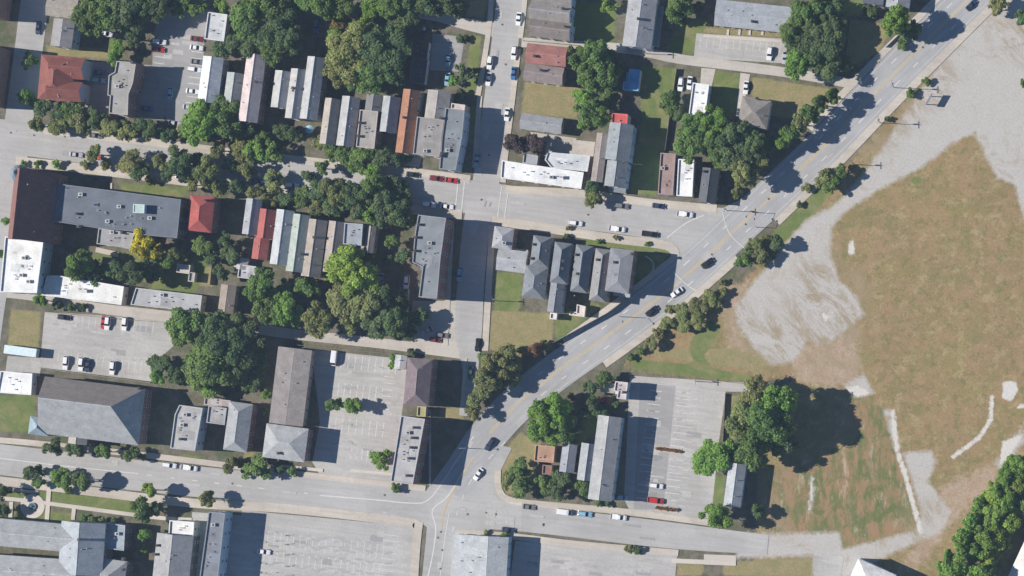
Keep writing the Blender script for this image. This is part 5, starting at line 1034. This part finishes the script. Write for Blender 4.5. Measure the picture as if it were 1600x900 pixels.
exec_trees = [
 # top left
 (47, 96, 13, 'M', 'beside the shaded left street, upper of two'), (41, 151, 12, 'G', 'at the lower left corner of the pale forecourt'), (139, 26, 25, 'M', 'leftmost of the grove at the top'), (166, 22, 27, 'M', 'in the grove behind the grey gabled house'),
 (196, 22, 30, 'D', 'in the middle of the top grove'), (224, 10, 24, 'D', 'at the top edge of the left grove'), (250, 8, 22, 'D', 'right end of the left grove at the top edge'), (184, 74, 13, 'G', 'right of the narrow dry lawn, upper one'), (180, 92, 11, 'G', 'right of the narrow dry lawn, lower one'), (212, 60, 15, 'D', 'in shadow left of the red parked car'),
 (286, 10, 18, 'M', 'at the top edge above the upper car park'), (308, 14, 14, 'M', 'left of the small pale outbuilding'), (347, 9, 12, 'G', 'just above the small pale outbuilding'), (348, 76, 18, 'D', 'between the pale outbuilding and the white roofed house'), (366, 68, 15, 'D', 'right of the white roofed house in front of bigger trees'),
 (388, 30, 28, 'M', 'upper left of the tree mass left of the big dark crown'), (405, 52, 30, 'D', 'in the centre of the tree mass above the pale roofed houses'), (438, 42, 28, 'D', 'right side of the tree mass above the pale roofed houses'), (425, 78, 20, 'M', 'lower tip of the tree mass above the pale roofed houses'), (452, 62, 22, 'D', 'in shade above the three adjoining pale houses'),
 (420, 8, 24, 'M', 'at the top edge left of the blue SUV'), (447, 8, 18, 'M', 'at the top edge by the tan garden patch'), (476, 6, 18, 'M', 'at the top edge above the blue SUV'), (506, 8, 20, 'M', 'at the top edge right of the blue SUV'), (535, 8, 20, 'M', 'at the top edge above the orange-brown crown'), (585, 6, 20, 'G', 'at the top edge, brightest above the big tree'),
 (612, 10, 20, 'M', 'at the top edge left of the top alley'), (640, 8, 24, 'D', 'at the top edge where the top alley begins'), (668, 4, 22, 'D', 'at the top edge over the alley mouth'), (700, 0, 24, 'D', 'at the top edge left of the small lawn'), (722, 2, 16, 'D', 'at the top edge beside the tan triangle'),
 (534, 38, 17, 'B', 'at the upper left of the huge crown'), (563, 42, 16, 'L', 'in front of the huge crown'), (526, 58, 14, 'G', 'below the orange-brown tree'), (548, 82, 38, 'O', 'west part of the huge crown in the middle top'), (590, 78, 38, 'D', 'east part of the huge crown in the middle top'),
 (535, 116, 24, 'O', 'south-west flank of the huge crown'), (578, 120, 28, 'M', 'south flank of the huge crown behind the row houses'), (608, 108, 24, 'D', 'south-east flank of the huge crown'), (617, 62, 24, 'D', 'north-east flank of the huge crown'), (625, 34, 18, 'D', 'in shade north-east of the huge crown'),
 (708, 127, 10, 'G', 'beside the light blue car in the shady yard'), (720, 60, 9, 'D', 'at the corner of the shady yard and the top alley'), (724, 115, 14, 'D', 'between shady yard and narrow lawn'), (718, 148, 10, 'D', 'north of the corner building annex'), (745, 110, 7, 'D', 'on the narrow lawn beside the side street'),
 # north row of street trees
 (68, 166, 17, 'D', 'below the left corner of the red roofed house'), (50, 158, 10, 'M', 'at the street corner left of the dark front tree'), (112, 170, 19, 'M', 'in front of the red roofed house, right one'), (92, 178, 14, 'D', 'in front of the red roofed house, centre one'), (58, 195, 12, 'O', 'first of the north row by the left junction'), (90, 198, 16, 'O', 'second of the north row near the left junction'),
 (126, 192, 18, 'O', 'third of the north row'), (150, 185, 14, 'D', 'in the shade south of the two blue cars'), (170, 200, 17, 'O', 'fourth of the north row below the flat beige block'), (200, 203, 16, 'O', 'fifth of the north row'), (220, 196, 13, 'D', 'behind the north row near the car park entrance'), (238, 205, 15, 'D', 'sixth of the north row'),
 (262, 212, 12, 'D', 'north row just left of the big street tree'), (316, 190, 30, 'G', 'big one at the foot of the upper car park'), (350, 186, 28, 'M', 'big one beside the foot of the white roofed house'), (295, 205, 15, 'O', 'at the left foot of the big street tree'), (385, 205, 18, 'D', 'below the pink striped roof'), (410, 215, 14, 'M', 'north side, left of the shaded front gardens'),
 (398, 235, 18, 'G', 'at the kerb below the pink striped roof'), (425, 238, 16, 'M', 'at the north kerb below the three pale houses'), (440, 205, 14, 'D', 'in the front garden of the left pale house'), (462, 210, 13, 'D', 'in the front garden of the middle pale house'), (500, 222, 12, 'O', 'right of the blue parasol'), (518, 236, 14, 'M', 'on the north kerb below the cream house'),
 (505, 262, 11, 'M', 'alone in the roadway edge'), (540, 240, 19, 'M', 'north kerb left of the dense dark group'), (568, 236, 18, 'M', 'north kerb below the flat beige roof with chimneys'), (595, 245, 18, 'D', 'north kerb right part of the dense group'), (560, 258, 18, 'M', 'over the roadway in the dense group'), (582, 268, 15, 'G', 'over the roadway, right part of the dense group'), (620, 250, 12, 'D', 'below the orange brown roof'), (636, 246, 9, 'D', 'right of the orange brown roof foot'),
 # south row of street trees
 (38, 256, 6, 'G', 'first of three near the chapel corner'), (60, 256, 7, 'G', 'second of three near the chapel corner'), (90, 257, 8, 'G', 'third of three near the chapel corner'), (146, 240, 13, 'O', 'beside the orange SUV'), (165, 256, 10, 'O', 'south of the orange SUV'), (134, 258, 8, 'O', 'in the south verge left of the orange SUV'),
 (205, 252, 19, 'O', 'south row, left of the dark pair'), (218, 268, 16, 'D', 'south row, above the narrow bright lawn'), (190, 262, 9, 'O', 'south verge above the school lawn'), (252, 252, 13, 'O', 'on the south kerb between two darker ones'), (234, 282, 9, 'O', 'at the edge of the bright lawn left part'), (285, 256, 22, 'D', 'south row by the hidden white sedan'), (262, 272, 11, 'D', 'south row, just below the row line'),
 (310, 250, 12, 'D', 'in the roadway shade'), (325, 272, 20, 'O', 'south row above the bright red roof'), (345, 292, 14, 'O', 'south row right above the bright red roof corner'), (340, 234, 14, 'O', 'in the middle of the roadway, left'), (375, 235, 16, 'O', 'in the middle of the roadway, right'), (360, 258, 14, 'D', 'south row centre, dark one'), (385, 262, 15, 'O', 'south row left of the blue sedan'),
 (300, 288, 12, 'O', 'above the left corner of the red roof'), (372, 290, 12, 'D', 'above the leftmost southern house'), (398, 300, 13, 'O', 'above the gap before the red row house'), (428, 285, 17, 'O', 'south row left of the white SUV'), (420, 312, 13, 'O', 'directly above the red row house'), (446, 312, 14, 'D', 'directly above the pale grey row house'),
 (482, 275, 10, 'D', 'just right of the white SUV on the south kerb'), (470, 308, 17, 'M', 'above the pale green roof'), (498, 300, 19, 'D', 'above the tan brown house'), (492, 326, 14, 'O', 'touching the top of the tan brown house'), (524, 296, 20, 'O', 'above the beige house, upper one'), (522, 322, 18, 'D', 'above the beige house, lower one'), (550, 304, 20, 'D', 'above the blue grey flat roof'),
 (556, 328, 15, 'D', 'touching the blue grey flat roof'), (575, 336, 14, 'G', 'rounded one right above the tiny grey house'), (580, 296, 20, 'M', 'south row near the tan sedan'), (600, 318, 24, 'D', 'in the dark mass left of the corner building, upper'), (620, 290, 18, 'D', 'in the dark mass near the tan sedan'), (625, 335, 20, 'D', 'in the dark mass touching the corner building'), (600, 345, 14, 'D', 'lower part of the dark mass'), (634, 312, 15, 'D', 'right edge of the dark mass'),
 (614, 378, 11, 'M', 'in the shaded yard west of the tall corner building'), (630, 400, 12, 'D', 'in deep shade against the tall corner building'), (606, 405, 10, 'D', 'in deep shade right of the yellow green crown'),
 # gardens left middle
 (225, 384, 20, 'Y', 'touching the big dark roof'), (248, 388, 9, 'Y', 'right beside the larger golden one'), (243, 402, 9, 'O', 'below the golden tree'), (316, 386, 19, 'M', 'round one below the bright red roofed house'), (330, 402, 12, 'D', 'right below the round garden tree'), (122, 414, 22, 'M', 'in the courtyard near the white wing'), (145, 424, 18, 'D', 'in the courtyard right of the mid green one'),
 (275, 395, 12, 'O', 'in the garden between yellow tree and round tree'), (262, 410, 11, 'M', 'in the garden below the golden tree'), (212, 425, 20, 'D', 'in the shade above the pale grey workshop'), (238, 424, 18, 'D', 'north of the pale grey workshop, right one'), (180, 420, 15, 'D', 'north of the long white wing'), (345, 425, 12, 'D', 'by the garden fence'), (360, 400, 15, 'D', 'left of the short red rear wing'), (352, 375, 12, 'D', 'in shadow right of the bright red roofed house'),
 (9, 346, 8, 'G', 'at the left edge beside the chapel, upper'), (1, 396, 9, 'G', 'at the left edge beside the white block'), (64, 469, 11, 'G', 'at the lower corner of the long white wing'), (90, 476, 9, 'D', 'north of the left parking lot, left one'), (112, 478, 9, 'D', 'north of the left parking lot, middle one'), (132, 480, 7, 'D', 'north of the left parking lot, right one'),
 (292, 508, 27, 'M', 'right of the left parking lot, upper'), (282, 530, 15, 'M', 'overhanging the parking lot corner'), (345, 528, 36, 'D', 'upper crown of the giant group by the left parking lot'), (332, 575, 38, 'M', 'lower crown of the giant group by the left parking lot'), (368, 560, 32, 'D', 'right crown of the giant group by the left parking lot'), (305, 560, 18, 'M', 'left flank of the giant group'), (330, 606, 18, 'G', 'south tip of the giant group'),
 (250, 568, 18, 'D', 'at the lower right corner of the left parking lot'), (248, 588, 12, 'G', 'next to the pale wall end'), (272, 585, 14, 'D', 'in the shade between parking lot and giant group'), (385, 520, 24, 'D', 'in shadow between the giant group and the warehouse'), (400, 560, 18, 'D', 'against the warehouse, upper one'), (395, 595, 18, 'D', 'against the warehouse, lower one'),
 (417, 617, 9, 'G', 'at the left wall of the brown warehouse, upper'), (417, 645, 7, 'G', 'at the left wall of the brown warehouse, lower'),
 (408, 450, 25, 'M', 'at the foot of the red roofed rear wing'), (415, 484, 22, 'M', 'at the alley below the red rear wing'), (448, 486, 24, 'G', 'tall one by the alley south of the pale row houses'), (440, 455, 18, 'D', 'right below the pale green roofed house'), (478, 448, 18, 'M', 'below the tan brown house'), (495, 500, 24, 'O', 'at the alley left of the yellow green group'),
 (542, 412, 28, 'L', 'upper part of the yellow green group'), (522, 428, 18, 'L', 'left part of the yellow green group'), (562, 442, 28, 'L', 'right part of the yellow green group'), (540, 470, 30, 'O', 'lower left part of the yellow green group'), (572, 482, 28, 'O', 'lower right part of the yellow green group'), (548, 505, 16, 'O', 'at the alley edge below the yellow green group'), (590, 500, 26, 'D', 'in shade at the alley, left'), (618, 500, 22, 'D', 'in shade at the alley, right'),
 (600, 465, 22, 'D', 'right of the yellow green group in shade'), (625, 470, 15, 'D', 'left of the pale wall'), (655, 495, 15, 'D', 'south of the tall corner building'), (640, 520, 12, 'D', 'at the alley right end'),
 (522, 632, 13, 'M', 'left of two on the parking island'), (551, 633, 14, 'G', 'right of two on the parking island'), (614, 558, 7, 'G', 'upper one beside the silvery shed'), (612, 570, 7, 'G', 'lower one beside the silvery shed'), (642, 552, 8, 'D', 'north of the purplish brown building'), (597, 718, 15, 'G', 'at the left of the long pale brick building'), (620, 762, 9, 'M', 'at the foot of the long pale brick building'),
 # olive trees at narrow street
 (790, 566, 24, 'O', 'upper right of the olive group at the avenue'), (768, 572, 20, 'O', 'upper left of the olive group at the avenue'), (800, 585, 17, 'O', 'right end of the olive group at the avenue'), (760, 598, 20, 'O', 'centre of the olive group at the avenue'), (782, 596, 15, 'D', 'shaded one inside the olive group'), (744, 622, 15, 'O', 'lower left of the olive group'), (742, 645, 13, 'O', 'bottom end of the olive group'), (757, 560, 10, 'M', 'north tip of the olive group'),
 (836, 545, 11, 'R', 'at the corner of the dry plot by the avenue'), (815, 548, 9, 'O', 'left of the rusty red shrub'), (850, 540, 9, 'O', 'right of the rusty red shrub'),
 # small east house block
 (848, 645, 22, 'G', 'upper left of the big round group on the avenue bend'), (872, 640, 24, 'G', 'top of the big round group on the avenue bend'), (852, 672, 24, 'G', 'lower left of the big round group on the avenue bend'), (880, 668, 22, 'M', 'right side of the big round group on the avenue bend'), (944, 592, 14, 'M', 'at the avenue north of the tiny pinkish house'), (922, 606, 11, 'D', 'at the avenue left of the mid green one'), (895, 620, 8, 'R', 'by the avenue kerb near the round group'),
 (925, 632, 13, 'D', 'in shade right of the round group'), (908, 650, 14, 'D', 'in shade behind the round group'), (940, 645, 12, 'D', 'in shade above the house with shade-tinted wall'), (902, 670, 12, 'D', 'above the narrower gabled house'), (962, 632, 8, 'D', 'between tiny house and long house'),
 (812, 735, 17, 'M', 'left part of the trees on the corner lawn'), (815, 762, 17, 'M', 'lower left of the trees on the corner lawn'), (795, 752, 12, 'O', 'at the kerb of the corner lawn'), (851, 756, 15, 'M', 'below the reddish brown porch roof'), (878, 748, 16, 'D', 'below the small house with brown flank'), (873, 770, 13, 'D', 'near the street below the small houses'), (912, 762, 14, 'M', 'below the narrower grey gabled house'), (935, 786, 6, 'M', 'at the foot of the long house with shade-tinted wall, left'), (950, 787, 6, 'D', 'at the foot of the long house with shade-tinted wall, right'),
 (1182, 622, 28, 'O', 'top left of the great tree group by the weedy lot'), (1215, 628, 27, 'G', 'top right of the great tree group by the weedy lot', 19), (1165, 655, 28, 'O', 'left of the great tree group by the weedy lot', 18), (1200, 660, 34, 'M', 'centre of the great tree group by the weedy lot', 21), (1178, 698, 30, 'M', 'bottom of the great tree group by the weedy lot', 18), (1218, 690, 24, 'D', 'shaded right side of the great tree group'),
 (1114, 713, 28, 'G', 'round one at the right edge of the east car park'), (1140, 702, 18, 'D', 'between the round tree and the great group'), (1119, 806, 20, 'G', 'at the street corner below the east car park'), (1185, 800, 11, 'D', 'in shadow beside the weedy lot'),
 (983, 859, 8, 'O', 'in the verge left, by the bottom street'), (996, 860, 8, 'D', 'in the verge right, by the bottom street'), (787, 838, 7, 'G', 'beside the navy sedan at the shop'), (760, 833, 5, 'O', 'in the verge north of the white and grey shop'),
 # middle top right
 (905, 92, 20, 'M', 'upper left of the trees beside the faded red roof'), (932, 92, 24, 'M', 'top of the trees beside the faded red roof'), (922, 118, 22, 'M', 'centre of the trees beside the faded red roof'), (948, 118, 24, 'M', 'left of the blue shed'), (955, 95, 18, 'D', 'above the blue shed'), (915, 152, 16, 'G', 'at the right edge of the tan lawn, upper'), (925, 178, 22, 'M', 'at the right edge of the tan lawn, lower'), (945, 158, 16, 'D', 'north of the small red roof'), (912, 195, 10, 'G', 'at the right end of the low grey garage'),
 (806, 224, 18, 'P', 'left of two by the small grey shed'), (836, 226, 17, 'P', 'right of two by the small grey shed'), (947, 8, 11, 'G', 'in the yard left of the large grey gabled house'), (1060, 12, 20, 'M', 'right of the large grey gabled house'), (1066, 32, 10, 'M', 'south of the tree right of the large grey gabled house'), (1092, 12, 10, 'D', 'left of the apartment row'),
 (1048, 160, 18, 'M', 'left of the white trailer home'), (1058, 178, 11, 'D', 'at the lower left of the white trailer home'), (1085, 198, 24, 'M', 'upper left of the grove below the trailer home'), (1115, 190, 22, 'G', 'top of the grove below the trailer home'), (1078, 225, 24, 'M', 'left part of the grove above the white roofed house'), (1110, 222, 28, 'M', 'centre of the grove above the white roofed house'), (1145, 215, 26, 'D', 'right part of the grove below the hipped house'), (1150, 245, 24, 'D', 'lower right part of the grove'), (1128, 254, 16, 'M', 'directly above the charcoal house'), (1178, 228, 20, 'D', 'between grove and avenue, upper'),
 (1163, 275, 20, 'O', 'right of the charcoal house'), (1186, 248, 18, 'O', 'between grove and avenue, lower'), (1152, 300, 10, 'O', 'at the avenue junction corner'), (1200, 226, 14, 'D', 'at the shaded avenue verge'), (1086, 296, 6, 'G', 'between the white roof and the charcoal house'), (925, 292, 13, 'D', 'in front of the brownish house, upper'), (928, 312, 14, 'O', 'in front of the brownish house, at the kerb'),
 (1262, 22, 26, 'M', 'top of the mass right of the apartment row'), (1238, 50, 22, 'M', 'left flank of the mass right of the apartment row'), (1265, 62, 30, 'D', 'centre of the mass right of the apartment row'), (1248, 98, 24, 'G', 'lower left of the mass by the alley'), (1285, 88, 30, 'D', 'lower right of the mass by the alley'), (1300, 50, 24, 'D', 'right flank of the mass near the fenced lawns'), (1298, 18, 20, 'D', 'upper right of the mass at the top edge'), (1320, 100, 14, 'D', 'between alley and avenue'), (1290, 5, 14, 'M', 'at the top edge over the mass'),
 (1402, 32, 22, 'G', 'round one left of the avenue near the top', 16), (1420, 48, 18, 'D', 'shaded half beside the round one near the top'), (1408, 70, 10, 'M', 'at the avenue kerb below the round one'), (1360, 18, 12, 'D', 'by the navy roofed house'),
 (1302, 150, 13, 'M', 'north end of the line along the avenue verge', 11), (1282, 162, 14, 'M', 'second in the line along the avenue verge', 12), (1265, 177, 15, 'M', 'third in the line along the avenue verge', 12), (1250, 192, 15, 'O', 'fourth in the line along the avenue verge', 12), (1234, 208, 14, 'M', 'fifth in the line along the avenue verge', 12), (1222, 222, 12, 'G', 'south end of the line along the avenue verge', 9),
 # right of the avenue
 (1556, 12, 13, 'O', 'right of the avenue at the top, upper'), (1565, 2, 12, 'O', 'right of the avenue cut by the top edge'), (1596, 28, 12, 'D', 'at the upper right edge'), (1448, 128, 8, 'M', 'upper one on the scrubby strip'), (1424, 146, 9, 'M', 'lower one on the scrubby strip'), (1599, 130, 7, 'M', 'at the right edge on the concrete'), (1387, 187, 6, 'D', 'at the foot of the second utility pole'),
 (1262, 294, 9, 'O', 'left end of the group beside the gravel track'), (1286, 280, 13, 'O', 'in the group beside the gravel track'), (1300, 288, 15, 'M', 'largest of the group beside the gravel track'), (1314, 268, 11, 'M', 'upper end of the group beside the gravel track'), (1294, 270, 9, 'O', 'behind the group beside the gravel track'), (1330, 262, 6, 'O', 'at the pole beside the gravel track'), (1250, 320, 6, 'D', 'on the grass strip beside the gravel track'),
 (1180, 384, 13, 'O', 'above the junction verge, left'), (1196, 376, 10, 'O', 'above the junction verge, right'), (1212, 380, 12, 'D', 'at the west edge of the gravel, upper'), (1190, 400, 13, 'O', 'at the west edge of the gravel, lower'), (1165, 402, 12, 'M', 'at the avenue kerb opposite the driving black SUV'), (1208, 396, 8, 'D', 'small dark one at the gravel edge'), (1155, 410, 8, 'M', 'lowest on the kerb opposite the driving black SUV'),
 (1130, 456, 9, 'O', 'top end of the scrub along the avenue', 4.5), (1112, 466, 14, 'O', 'second in the scrub along the avenue', 4.5), (1090, 478, 15, 'O', 'third in the scrub along the avenue', 4.5), (1066, 488, 15, 'O', 'fourth in the scrub along the avenue', 4.5), (1092, 500, 14, 'O', 'inner side of the scrub along the avenue', 4.5), (1068, 508, 13, 'O', 'inner lower side of the scrub along the avenue', 4.5), (1044, 505, 12, 'O', 'fifth in the scrub along the avenue', 4.5), (1030, 520, 10, 'O', 'sixth in the scrub along the avenue', 4.5), (1018, 538, 11, 'O', 'seventh in the scrub along the avenue', 4.5), (1000, 548, 8, 'M', 'eighth in the scrub along the avenue', 4.5), (984, 558, 7, 'M', 'lower end of the scrub along the avenue', 4.5), (1128, 442, 7, 'O', 'at the kerb above the scrub end', 4.5), (1048, 482, 10, 'O', 'at the avenue kerb beside the black SUV'),
 # lower street
 (83, 700, 14, 'D', 'first of the row before the large brick hall'), (118, 702, 14, 'D', 'second of the row before the large brick hall'), (162, 706, 12, 'M', 'third of the row before the large brick hall'), (204, 710, 12, 'M', 'fourth of the row before the large brick hall'), (222, 714, 7, 'D', 'last of the row before the large brick hall'),
 (52, 738, 15, 'D', 'across the street from the hall, leftmost'), (60, 754, 11, 'M', 'just below the leftmost one across the street'), (97, 748, 16, 'G', 'across the street from the hall, second'), (128, 752, 15, 'M', 'across the street from the hall, third', 9), (108, 766, 8, 'M', 'at the lawn edge across the street'), (6, 769, 12, 'D', 'at the left edge of the park lawn'), (4, 797, 11, 'D', 'at the left edge below the park path'),
 (234, 766, 12, 'L', 'alone at the right end of the park lawn', 8), (222, 796, 18, 'M', 'at the end of the park path', 10), (243, 795, 12, 'D', 'right of the one at the end of the park path'), (325, 779, 13, 'O', 'alone on the wide pavement, long shadow to its right', 8), (358, 728, 12, 'O', 'left of the group before the grey hipped house'), (376, 722, 10, 'O', 'second of the group before the grey hipped house'), (402, 733, 19, 'M', 'largest of the group before the warehouse office'), (386, 738, 10, 'D', 'shaded one in the group before the warehouse office'), (458, 737, 9, 'M', 'in the shade before the warehouse office'), (436, 732, 10, 'D', 'between the two mid green trees before the warehouse office'),
 (130, 809, 6, 'M', 'first of the hedge on the church north wall'), (146, 811, 7, 'M', 'second of the hedge on the church north wall'), (162, 813, 7, 'M', 'third of the hedge on the church north wall'), (178, 815, 7, 'D', 'last of the hedge on the church north wall'), (228, 836, 11, 'G', 'between church annex and grey gabled house, upper'), (226, 856, 8, 'G', 'between church annex and grey gabled house, lower'),
 (455, 716, 7, 'D', 'at the south wall of the warehouse office'),
 (1012, 381, 5, 'G', 'on the front lawns east, last'), (962, 372, 5, 'O', 'on the verge before the front lawns'), (889, 357, 5, 'O', 'on the verge beside the leftmost white SUV'), (886, 370, 6, 'D', 'between the first two row houses at the front'), (935, 377, 5, 'M', 'on the front lawns, middle'),
]
# the wood in the lower right corner
wr = random.Random(3); kk = 0; wood = []
WT = ['%s in the lower right wood']
names = ['at the very top of the wood', 'on the upper left edge of the wood', 'touching the right edge near the top of the wood', 'on the outer edge a little below the top of the wood', 'in the upper middle of the wood', 'at the right border in the upper wood', 'on the bulging left edge of the wood', 'in the centre of the wood', 'right of the centre of the wood, next to the white shed',
 'on the left edge at mid height of the wood', 'in the lower middle of the wood', 'next to the long white shed', 'on the lower left edge of the wood', 'in the lower wood, left part', 'in the lower wood, right part', 'at the bottom edge, leftmost of the wood', 'at the bottom edge, second in the wood', 'at the bottom edge, third in the wood', 'at the bottom edge beside the white shed', 'in a gap of the upper wood', 'in a gap of the middle wood', 'in a gap of the lower wood', 'in front of the lower left wood edge', 'on the grass side of the upper wood']
pos = [(1594, 728, 20), (1572, 752, 20), (1600, 757, 20), (1550, 770, 17), (1575, 782, 20), (1598, 790, 18), (1534, 790, 17), (1552, 806, 22), (1578, 812, 18), (1520, 816, 17), (1540, 836, 20), (1562, 844, 17), (1506, 842, 18), (1522, 862, 20), (1545, 872, 18), (1484, 890, 19), (1506, 892, 18), (1530, 898, 18), (1552, 900, 15), (1560, 765, 12), (1560, 826, 12), (1500, 868, 13), (1484, 868, 11), (1584, 740, 11)]
for (x, y, r), nm in zip(pos, names): exec_trees.append((x, y, r, wr.choice('GGGMLG'), nm, 11+wr.random()*4))
for a in exec_trees: tree(*a)
for k, v in LBL.items():
    if len(v) > 1: print('DUPLABEL', k, v)
# ---------------------------------------------------------------- the air between the aircraft and the town
m, t = newmat('haze_air'); t.t.nodes.remove(t.b)
pv = t.n('ShaderNodeVolumePrincipled'); pv.inputs['Color'].default_value = (.56, .74, 1, 1); pv.inputs['Density'].default_value = HAZE; pv.inputs['Anisotropy'].default_value = 0.0
t.l(pv.outputs[0], t.t.nodes['Material Output'].inputs['Volume'])
mb = MB(); mb.box(-1990, 1990, -1990, 1990, -1.0, 905); hz = mb.build('haze', m); struct(hz, 'stuff')
# clean up
for o in C.objects:
    if o.type == 'MESH' and o.name.split('.')[0] in ('wall', 'roof'): pass
